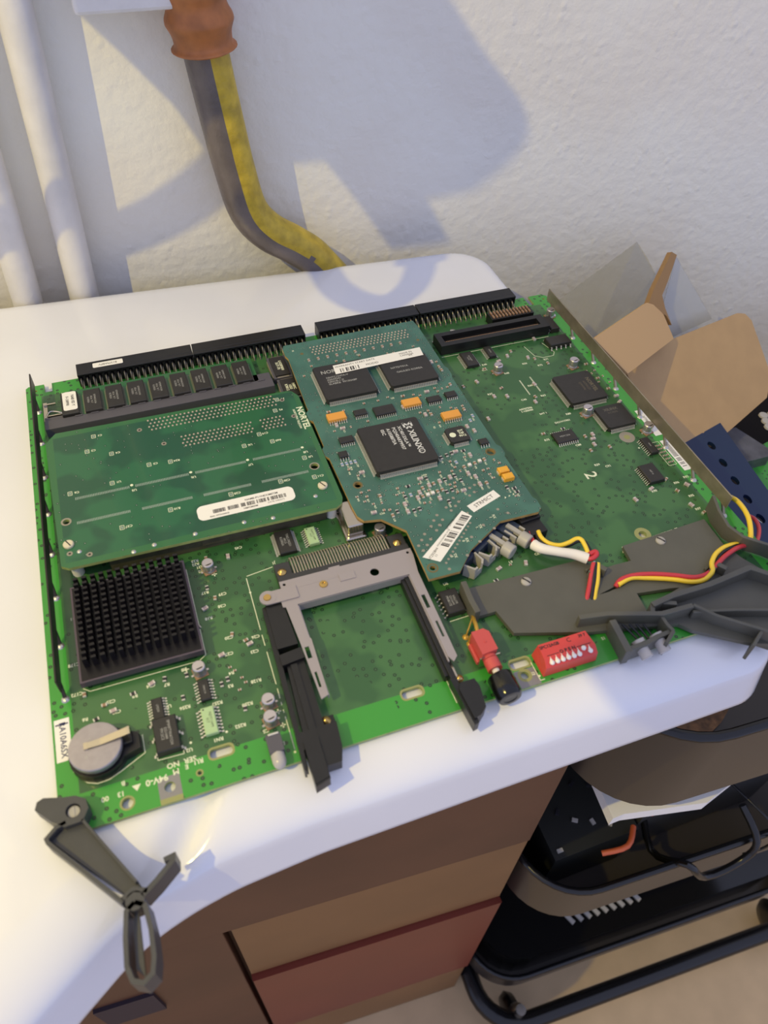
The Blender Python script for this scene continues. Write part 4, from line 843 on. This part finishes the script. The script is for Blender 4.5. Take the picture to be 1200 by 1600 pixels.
for i in range(8):
    x = -8.7+i*2.5; t = MB()
    if i != 6: t.lathe([(1.05,0),(.95,.5),(.5,.9),(.1,1.0)],14).add([(-.9,.3,.1),(.9,.3,.1),(.1,2.6,.9),(0,0,1.0)],[(0,3,2),(1,2,3),(0,2,1)])
    else: t.lathe([(1.0,0),(.95,.8),(.4,1.2),(.1,1.25)],14,(0,1.6,.6))
    part('switch_lever', t, M_white, DB, (198.8+x,-247.1,6.9), smooth=60)

# ---- grey plastic bracket at the right front, with light box and handle
BR = MB(); bz = 3.2
def A(p, z=bz): return at(p[0], p[1], z)
plate = [(731,920),(911,873),(922,882),(945,888),(958,883),(986,876),(973,853),(1100,811),(1130,850),(1160,872),(1200,895),(1290,950),(1290,1010),(1175,1005),(1083,985),(1060,975),(926,987),(803,989),(775,955),(748,963)]
op1 = [(936,929),(978,907),(976,914),(950,925)]; op2 = [(995,927),(1048,919),(1062,918),(1040,931),(1025,945),(1013,958)]
BR.prism([A(p) for p in plate], 1.0, bz, 0, [[A(p) for p in op1], [A(p) for p in op2]])
bro = ppart('front_bracket', BR, M_brk, B, bevel=.3, label='olive grey moulded bracket along the right front edge')
# upright ribs
rb = MB()
rb.rib([at(*p, 9) for p in ((724,908),(737,938),(747,956))], 9, .2, 2.6)
ppart('upright_rib', rb, M_brk, bro, bevel=.3); rb = MB()
rb.rib([at(*p, 9) for p in ((1113,778),(1121,800),(1138,822),(1162,838),(1200,850),(1290,890))], [11,11,9.5,9,9,9], 1, 1.6)
ppart('upright_rib', rb, M_brk, bro, bevel=.3)
rb = MB().rib([at(*p, 9.5) for p in ((905,964),(950,958),(1035,958),(1083,945))], 9.5, 1.5, 2.2)
rb.rib([at(*p, 9) for p in ((1083,945),(1120,962),(1192,984),(1240,1000))], 9.5, -2.0, 1.4).rib([at(*p, 9) for p in ((1192,984),(1178,1008))], 9, -2.0, 1.4)
ppart('front_ledge', rb, M_brk, bro, bevel=.25)
rb = MB().rib([at(*p, 9.5) for p in ((1020,944),(1050,930),(1110,912),(1172,886),(1215,900),(1290,930))], 9.5, 1, 2.6)
rb.rib([at(*p, 8.5) for p in ((1030,940),(1058,942))], 8.5, 1, 2.0).rib([at(*p, 8.5) for p in ((1020,944),(1020,956))], 8.5, 1, 2.0)
rb.rib([at(*p, 8) for p in ((1083,955),(1150,952),(1230,952))], 8, 1, 1.4)
ppart('handle_rib', rb, M_brk, bro, bevel=.3)
lbx = MB()
lbx.rib([at(*p, 8.5) for p in ((957,968),(970,992),(984,1018))], 8.5, -1, 3.0).rib([at(*p, 8.5) for p in ((1033,960),(1043,975),(1053,985))], 8.5, -1, 1.6)
lbx.rib([at(*p, 7.5) for p in ((984,1013),(1010,1004),(1030,993),(1053,984))], 7.5, -1, 2.0).rib([at(*p, 8.5) for p in ((1053,985),(1042,1004))], 8.5, -1, 1.6)
lx = ppart('lamp_box', lbx, M_brk, bro, bevel=.25)
for p in ((990,1000),(1018,990)):
    q = at(p[0]+6, p[1]+1, 5); tip = at(p[0]+22, p[1]+27, 3.2); d = Vector((tip[0]-q[0], tip[1]-q[1], -1.6)); L = d.length; d.normalize()
    mb = MB().tube([Vector((q[0],q[1],4.6)), Vector((q[0],q[1],4.6))+d*L*.72, Vector((q[0],q[1],4.6))+d*L*.92, Vector((q[0],q[1],4.6))+d*L*1.02, Vector((q[0],q[1],4.6))+d*L*1.06], lambda t: 2.55 if t < .7 else 2.55*math.sqrt(max(.02, 1-((t-.7)/.31)**2)), 18, sm=3)
    mb.tube([Vector((q[0],q[1],4.6))-d*.2, Vector((q[0],q[1],4.6))+d*1.4], 3.1, 18, sm=1)
    ppart('indicator_lamp', mb, M_led, bro, smooth=60)
wmb = MB()
for k in range(4): wmb.tube([at(972+k*11,975,5)+(5,), at(985+k*10,988,4)+(4,), at(995+k*9,998,4)+(4,)], .5, 6)
ppart('lamp_legs', wmb, M_black, bro)
for p in ((822,909),(1032,845)):
    x, y = A(p, 3.3); part('bracket_screw', MB().lathe([(2.3,0),(2.2,.6),(1.3,1.1),(.1,1.2)],20).box(-.3,-2,1.0,.3,2,1.3,1), [M_lgrey, M_bink], bro, (x,y,bz), .6, smooth=40)
for p in ((930,886),(1117,884)):
    x, y = A(p, 7); mb = MB().rib([(x-4,y-2.2),(x-.5,y-.6)], 7.5, 2, 2.0).rib([(x+1.2,y+.2),(x+3.6,y-3.4)], 8, 2, 2.4).rib([(x-3.5,y+1.0),(x+1.5,y+2.8)], 5, 2, 1.2)
    ppart('wire_clip', mb, M_brk, bro, bevel=.2)
# ---- optical transceivers under the slanted card edge
def oriented(name, cx, cy, z, ang, fn, M, **k):
    mb = MB(); fn(mb); c, sn = math.cos(ang), math.sin(ang)
    mb.v = [(cx+p[0]*c-p[1]*sn, cy+p[0]*sn+p[1]*c, z+p[2]) for p in mb.v]
    return ppart(name, mb, M, B, **k)
an = math.atan2(11, 19)       # along the slanted edge
for (px_, py_) in ((786,853),(812,837)):
    x, y = at(px_, py_, 5); x -= 1.2; y += 2.2
    def f(mb):
        mb.box(-4.4,.5,-4.5,4.4,9,1.2,1).box(-3.8,-2.6,-4.5,-2.8,4,1.5,0).box(3.4,-2.6,-4.5,4.4,4,1.0,0).box(-1.2,-4,.2,1.0,5,2.2,0).lathe([(3.4,0),(3.5,.5),(3.5,4.6),(3.1,5.0),(.1,5.05)],24,(0,-3,-.6),'y',0)
    oriented('fibre_transceiver', x, y, 5, an, f, [M_lgrey, M_navy], smooth=35)
for (px_, py_) in ((742,884),(764,864)):
    x, y = at(px_, py_, 5); x -= .8; y += 1.6
    def f(mb):
        mb.box(-4.4,1.5,-4.8,4.4,8,1.4,1).rib([(-4.6,1),(-3.2,-3.8),(-1.6,-4)], 2.4, -4.6, .9, 0).rib([(4.4,2),(3.6,-3),(1.6,-4.2)], 2.2, -4.6, .9, 0).box(-3.4,-4.4,-4.6,2,-3.8,-1.0,0)
    oriented('fibre_transceiver', x, y, 5, an, f, [M_lgrey, M_navy], smooth=35)
# ---- power plug and wires
def plug(mb): mb.box(-5.2,-4.5,.5,4.6,4.2,6.0).box(-5.6,3,.2,5.2,9,7.5); [mb.box(-4.6+k*3.1,4.5,7.5,-2.4+k*3.1,9.5,8.1) for k in range(3)]
WR = None
mb = MB(); plug(mb); c_, s_ = math.cos(.08), math.sin(.08); x0_, y0_ = at(835, 822, 6)
mb.v = [(x0_+p[0]*c_-p[1]*s_, y0_+p[0]*s_+p[1]*c_, p[2]) for p in mb.v]
WR = ppart('power_cable', mb, M_black, B, bevel=.3, label='power cable with black plug and coloured wires')
def W(name, M, pts, r, **k): ppart(name, MB().tube([(*at(p[0],p[1],p[2]), p[2]) for p in pts], r, 10, sm=5), M, WR, smooth=60, **k)
W('red_wire', M_wr, [(826,832,5),(831,842,5),(838,852,5.5),(845,857,6)], 1.05)
W('white_sleeve', M_shr, [(834,851,6),(846,857,7),(872,862,7.5),(897,866,7),(918,873,6.5)], lambda t: 2.6-.5*math.exp(-((t-.5)/.3)**2))
W('red_wire', M_wr, [(914,872,7),(924,873,8),(932,867,8.5),(930,862,8.5),(921,866,8)], 1.15)
W('yellow_wire', M_wy, [(841,830,6),(846,840,6),(858,849,6),(874,852,6.5),(888,848,7.5),(900,842,8.5),(908,843,9),(914,852,8.5),(919,864,7.5)], 1.05)
W('black_wire', M_wb, [(837,832,5),(843,845,5),(857,853.5,5),(874,855.5,5.5),(890,851,6.5),(903,845,8),(912,846,8.5),(919,856,8),(925,868,7)], 1.05)
W('red_wire', M_wr, [(928,880,8),(925,893,7),(922,910,5),(919,926,3.6),(916,940,2)], 1.1)
W('black_wire', M_wb, [(931,880,8),(929,895,7),(927,912,5),(925,928,3.4),(923,940,2)], 1.1)
W('yellow_wire', M_wy, [(934,880,8),(934,893,7),(933,910,5),(930,925,3.6),(928,940,2)], 1.1)
W('red_wire', M_wr, [(962,917,3.6),(970,906,5),(990,899,5.5),(1020,897,5.5),(1055,899,5.5),(1085,902,5.5),(1106,896,6),(1122,880,7),(1134,868,7),(1152,856,6),(1166,852,3)], 1.1)
W('yellow_wire', M_wy, [(966,914,4.5),(985,903.5,5),(1010,903,4.5),(1050,905,4.5),(1080,909,4.5),(1100,906,5.5),(1113,893,7),(1112,880,7.5),(1118,866,7),(1130,856,6),(1144,851,5),(1156,850,3)], 1.1)
W('black_wire', M_wb, [(1000,900,4),(1050,902.5,4),(1085,906,4),(1108,897,5),(1118,880,6),(1128,864,6),(1148,854,5),(1160,852,3)], 1.0)
W('yellow_wire', M_wy, [(1140,776,1),(1152,783,5),(1164,798,7),(1171,815,7),(1173,838,5),(1168,850,2)], 1.2)
W('red_wire', M_wr, [(1170,806,-8),(1180,812,-6),(1186,826,-4),(1184,842,-2),(1178,852,0)], 1.0)

# ---- ejector lever at the left front corner
lv = MB()
lv.prism([(-6.0,-241.4),(-5.2,-238.8),(-3,-238),(3,-239.8),(7.4,-240.6),(10.6,-242.8),(11.2,-246.4),(9,-250.2),(3,-250.4),(-1,-247.2)], .1, 6.4, 0, [circ(6.2,-245.6,2.5,18)])
lv.prism([(-5.4,-241.2),(-3,-238.6),(2,-240.2),(0,-247),(-2,-246)], -2.2, .1)
lv.prism([(2.4,-249.6),(8.8,-249.8),(24.6,-277.0),(21,-280),(-2.2,-252.6)], 0, 3.6)
lv.rib([(3.6,-248.8),(.4,-249.6),(-3,-252.4),(-2.6,-253.8),(8,-267),(18.6,-280.4)], 6.4, -1.6, 1.3)
lv.rib([(8.8,-249.6),(16,-262.4),(23.4,-275.6)], 6.4, -.8, .9)
lv.rib([(18.4,-279.6),(22,-277.6),(26.4,-279.4)], 6.4, -1.6, 1.6).prism(circ(22.2,-281.2,3.0,14), -1.6, 6.4)
lv.rib([(24.6,-280.4),(29.4,-277.4),(35.6,-272.8),(35.8,-271.4),(32.8,-271.8)], 6.4, -4.5, [1.7][0])
lv.rib([(22,-281.6),(19.2,-283.4),(18.0,-291),(17.4,-299),(18.6,-303.4),(21.6,-305),(24.6,-303.2),(25.6,-299),(25.8,-291),(25.0,-283.4),(22,-281.6)], 6.4, -5.5, 1.5)
lv.prism([(22.2,-283),(20.4,-286),(19.6,-300),(22,-303),(22,-300),(22.4,-286)], 1.5, 3.0)
LV_ = ppart('ejector_lever', lv, M_dgrey, B, bevel=.35, label='dark grey forked ejector lever at the left front corner')
ppart('pivot_pin', MB().lathe([(2.3,0),(2.3,4.6),(2.0,5.0),(.1,5.0)],18,(6.2,-245.6,.2)).box(5.9,-247.5,5.15,6.5,-243.8,5.4), M_lgrey, LV_, smooth=40)

# ================================================================== things on the floor under the sink
def cy_(x, o=0): return -215-.06*x-o
CAB = link('sink_cabinet', None, None, (-150,-120,-860), label='brown wooden cabinet with a reddish lower drawer under the sink', cat='cabinet')
def panel(name, x0, x1, z0, z1, M, out=0.0, label=None):
    mb = MB().prism([(x0,cy_(x0,out)),(x1,cy_(x1,out)),(x1,cy_(x1,out)+16),(x0,cy_(x0,out)+16)], z0, z1); ppart(name, mb, M, CAB, bevel=1.2, label=label)
mb = MB().prism([(-520,cy_(-520)+15),(250,cy_(250)+15),(250,64),(-520,64)], -860, -50); ppart('carcass', mb, M_board, CAB)
panel('top_panel', -520, 251, -309, -52, M_board, 1)
panel('door', -520, 23.5, -838, -313, M_board, 0); panel('drawer_front', 29, 251, -458, -313, M_board2, 0)
panel('drawer_front', 29, 251, -722, -461, M_redb, 5, 'reddish lower drawer front'); panel('plinth', 27, 251, -858, -726, M_board2, 2)
ppart('dark_hinge_plate', MB().prism([(-86,cy_(-86,3)),(-42,cy_(-42,3)),(-42,cy_(-42)),(-86,cy_(-86))], -470, -412), mat('aubergine_plate',(40,28,42),.6), CAB)

# ================================================================== trolley
ta = -0.05
def tpt(x, y): return (260+x*math.cos(ta)-y*math.sin(ta), -262+x*math.sin(ta)+y*math.cos(ta))
def tray_path(o=0, r=55): return [tpt(*p) for p in rrect(-o, -o, 440+o, 255+o, r, 9)]
TRO = link('trolley', None, None, (440,-120,-860), label='black three tier metal trolley full of hardware, right of the sink', cat='trolley')
def tray(zt, h, M=M_tray):
    mb = MB().rib(tray_path(), zt, zt-h, 2.0, closed=True); mb.prism(tray_path(), zt-h, zt-h+2)
    t = ppart('tray', mb, [M], TRO, smooth=40)
    ppart('tray_rim', MB().tube([(x,y,zt) for x, y in tray_path(.8)+tray_path(.8)[:1]], 3.2, 8, sm=1), M_bwire, t, smooth=60)
    return t
tray(-105, 98); tray(-390, 76); tray(-735, 45)
mb = MB().tube([(*tpt(*p), -800) for p in rrect(2,-36,446,262,52,8)+rrect(2,-36,446,262,52,8)[:1]], 10.5, 14, sm=1)
ppart('bottom_rail', mb, M_bwire, TRO, smooth=60)
for (x, y) in ((60,240),(380,240)):
    a = tpt(x, y); 
    if y > 0: ppart('post', MB().tube([(a[0],a[1],-800),(a[0],a[1],-100)], 9, 12, sm=1), M_bwire, TRO, smooth=60)
for (x, y) in ((42,-26),(420,-26),(42,245),(420,245)):
    a = tpt(x, y); ppart('caster', MB().lathe([(14,0),(26,3),(30,10),(26,17),(14,20)],24,(a[0]-10,a[1],-829.5),'x').lathe([(10,0),(12,8),(6,14),(6,34)],14,(a[0],a[1],-806),mi=1), [M_bwire, M_steel2], TRO, smooth=50)
# contents
def item(name, mb, M, label, cat, bevel=0, smooth=0, group=None): return ppart(name, mb, M, None, label=label, cat=cat, bevel=bevel, smooth=smooth, group=group)
# navy perforated strip, drive cage with mesh, green module in the top tray
st_p = [at(*p, -98) for p in ((1052,640),(1093,655),(1235,850),(1235,960),(1180,850))]
a, b = Vector(at(1062,650,-98)), Vector(at(1230,905,-98)); d = (b-a).normalized(); n = Vector((-d.y, d.x))*20
if n.x < 0: n = -n
hl = []
for k in range(int(((b-a).length-30)/17.5)):
    c = a+d*(16+k*17.5)+n*.45; u = d*4.2; v = n.normalized()*2.6
    hl.append([tuple(c+u*math.cos(t)+v*math.sin(t)) for t in [2*math.pi*i/12 for i in range(12)]])
mb = MB().prism([tuple(a-n*.55), tuple(b-n*.55), tuple(b+n*1.35), tuple(a+n*1.35)], -101, -98, 0, hl)
item('perforated_strip', mb, M_navym, 'navy perforated metal strip in the top tray beside the board', 'metal strip')
q = [at(*p, -140) for p in ((1160,712),(1200,690),(1260,760),(1205,800),(1185,752))]
item('green_module', MB().prism(q, -146, -140), M_pcb, 'small green circuit module behind the navy strip at the right edge', 'circuit board')
mb = MB().prism([at(*p, -130) for p in ((1115,672),(1150,668),(1200,700),(1205,712),(1165,722),(1150,705))], -140, -130)
item('drive_case', mb, mat('worn_grey_metal',(120,120,128),.4,.5,noise=.5,nscale=60), 'worn grey metal case at the right edge behind the navy strip', 'case', bevel=1)
mb = MB()
for i in range(4):
    for j in range(3):
        x, y = at(1172+i*13+j*4, 688+j*9-i*2, -124); mb.lathe([(3.6,0),(3.2,1.2),(.3,1.6)],12,(x,y,-99))
item('vent_grille', mb, [M_lgrey, M_bwire], 'black vent grille with grey ovals at the right edge', 'grille', smooth=50)
item('paper_slip', MB().prism([at(*p, -126) for p in ((1138,786),(1170,800),(1196,822),(1190,836),(1152,802))], -127, -125.6), M_lab, 'white paper slip under the yellow wire loop at the right edge', 'paper')
q = [at(*p, -196) for p in ((1062,1175),(1045,1165),(1040,1150),(1065,1120),(1100,1100),(1130,1115),(1110,1150),(1090,1170))]
item('bag_of_screws', MB().prism(q, -198, -176), mat('brown_glossy_parts',(120,84,50),.25,.4,noise=.7,nscale=150), 'clear bag of brown metal parts in the front corner of the top tray', 'bag', bevel=4)
# middle tray contents
item('pale_box', MB().prism([at(*p, -240) for p in ((930,1215),(958,1279),(975,1272),(1105,1254),(1150,1218),(1150,1150),(1000,1120))], -252, -240), M_lab, 'flat pale card box poking out between the top and middle trays', 'box')
mb = MB(); c0 = tpt(150, 60)
mb.box(c0[0]-40,c0[1]-20,-462,c0[0]+110,c0[1]+140,-330,0)
for i in range(9):
    for j in range(6):
        mb.cb(c0[0]-28+i*14+(j%2)*7, c0[1]-8+j*20, -330, 8, 14, 1.5, 1, .5)
item('mesh_case', mb, [M_dgrey, M_bwire], 'grey perforated metal case in the middle tray', 'case')
mb = MB(); c1 = tpt(60, 50)
mb.box(c1[0]-35,c1[1]-20,-462,c1[0]+45,c1[1]+120,-385,0)
for i in range(14): mb.cb(c1[0]-28+(i*13) % 66, c1[1]-14+(i*29) % 110, -385, 5, 3, 2, 1+(i % 2), i)
item('dark_circuit_module', mb, [mat('dark_module',(30,32,30),.5), M_lgrey, M_res], 'dark circuit module with small pale parts in the middle tray corner', 'circuit board')
item('hanging_cable', MB().tube([tpt(115,60)+(-362,), tpt(120,20)+(-414,), tpt(128,-6)+(-380,), tpt(150,-14)+(-407,), tpt(185,-12)+(-402,), tpt(195,-6)+(-380,), tpt(190,20)+(-362,)], 3.2, 10), M_bwire, 'black cable looping over the front of the middle tray', 'cable', smooth=60)
item('thin_black_wire', MB().tube([tpt(190,40)+(-360,), tpt(205,0)+(-362,), tpt(214,-8)+(-384,), tpt(210,-8)+(-407,), tpt(196,-6)+(-414,)], 1.2, 8), M_bwire, 'thin black wire hanging over the middle tray rim', 'wire', smooth=60)
item('red_cable', MB().tube([tpt(105,90)+(-252,), tpt(110,60)+(-235,), tpt(108,40)+(-280,), tpt(112,35)+(-362,)], 2.2, 8), mat('red_rubber',(176,62,44),.5), 'thin red cable hanging below the top tray', 'cable', smooth=60)
item('orange_cable', MB().tube([tpt(64,22)+(-380,), tpt(85,20)+(-374,), tpt(100,34)+(-380,)], 2.4, 8), mat('orange_rubber',(190,92,58),.5), 'short orange cable lying in the middle tray', 'cable', smooth=60)
# bottom tray
mb = MB().prism([tpt(*p) for p in rrect(14,12,425,240,48,5)], -777, -716)
item('black_appliance', mb, mat('gloss_black_case',(20,20,20),.12), 'glossy black appliance filling the bottom tray', 'appliance', bevel=8)
mb = MB()
for i in range(9): a = tpt(120+i*11, 40); mb.cb(a[0], a[1], -715.6, 5, 20, 2, 0, .4)
item('slotted_bracket', mb, M_lgrey, 'row of pale metal slots on top of the glossy black appliance', 'bracket')

# ================================================================== opened cardboard box behind the trolley tray
def sheet(name, pts, M, parent, th=2.6, label=None, anchors=None):
    if anchors:                     # flat panel through three points
        Q = [Vector(aty(*p)) for p in anchors]; nn = (Q[1]-Q[0]).cross(Q[2]-Q[0]).normalized(); P = []
        for p in pts:
            d = Vector(tuple(float(v) for v in CR.T @ np.array([(p[0]-600)/FPX, (p[1]-800)/FPX, 1.0]))); c = Vector(tuple(float(v) for v in CC))
            P.append(c+d*((Q[0]-c).dot(nn)/d.dot(nn)))
    else: P = [Vector(aty(*p)) for p in pts]
    nrm = (P[1]-P[0]).cross(P[2]-P[0]).normalized()*th/2; n = len(P)
    v = [tuple(p+nrm) for p in P]+[tuple(p-nrm) for p in P]
    f = [tuple(range(n)), tuple(range(2*n-1, n-1, -1))]+[(i, i+n, (i+1) % n+n, (i+1) % n) for i in range(n)]
    mb = MB().add(v, f); return ppart(name, mb, M, parent, label=label) if parent is not None else mb
BX = link('cardboard_box', None, None, (460,-40,-160), label='opened brown cardboard box standing in the trolley next to the wall', cat='box')
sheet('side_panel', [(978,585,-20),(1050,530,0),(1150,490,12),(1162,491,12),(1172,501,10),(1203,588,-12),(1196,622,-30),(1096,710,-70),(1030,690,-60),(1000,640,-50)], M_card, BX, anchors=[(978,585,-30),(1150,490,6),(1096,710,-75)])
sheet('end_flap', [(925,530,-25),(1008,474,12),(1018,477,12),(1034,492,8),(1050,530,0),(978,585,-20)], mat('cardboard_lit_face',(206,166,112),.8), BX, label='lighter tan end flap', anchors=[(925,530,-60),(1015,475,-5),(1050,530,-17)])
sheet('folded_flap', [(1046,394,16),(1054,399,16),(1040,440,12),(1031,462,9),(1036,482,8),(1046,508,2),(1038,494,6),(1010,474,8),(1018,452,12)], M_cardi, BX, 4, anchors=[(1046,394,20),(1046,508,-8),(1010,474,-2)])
f1 = sheet('x', [(1056,400,22),(1112,498,12),(1050,527,3),(1034,484,9)], M_film, None, .6)
ppart('plastic_sheet', f1, mat('frosted_plastic',(196,196,190),.3,alpha=.5), None, label='frosted plastic sheet sticking up out of the right of the open box', cat='plastic sheet', group=None)
f2 = sheet('x', [(868,472,40),(995,378,62),(1012,405,50),(1030,442,35),(1010,474,20),(925,530,0),(905,525,5)], M_film, None, .6)  # translucent grey sheet put in as the slanted shadow on the wall
ppart('plastic_sheet', f2, mat('wall_shadow_grey',(150,148,138),.3,alpha=.42), None, label='pointed grey see-through sheet added as the wall shadow left of the open box', cat='plastic sheet')
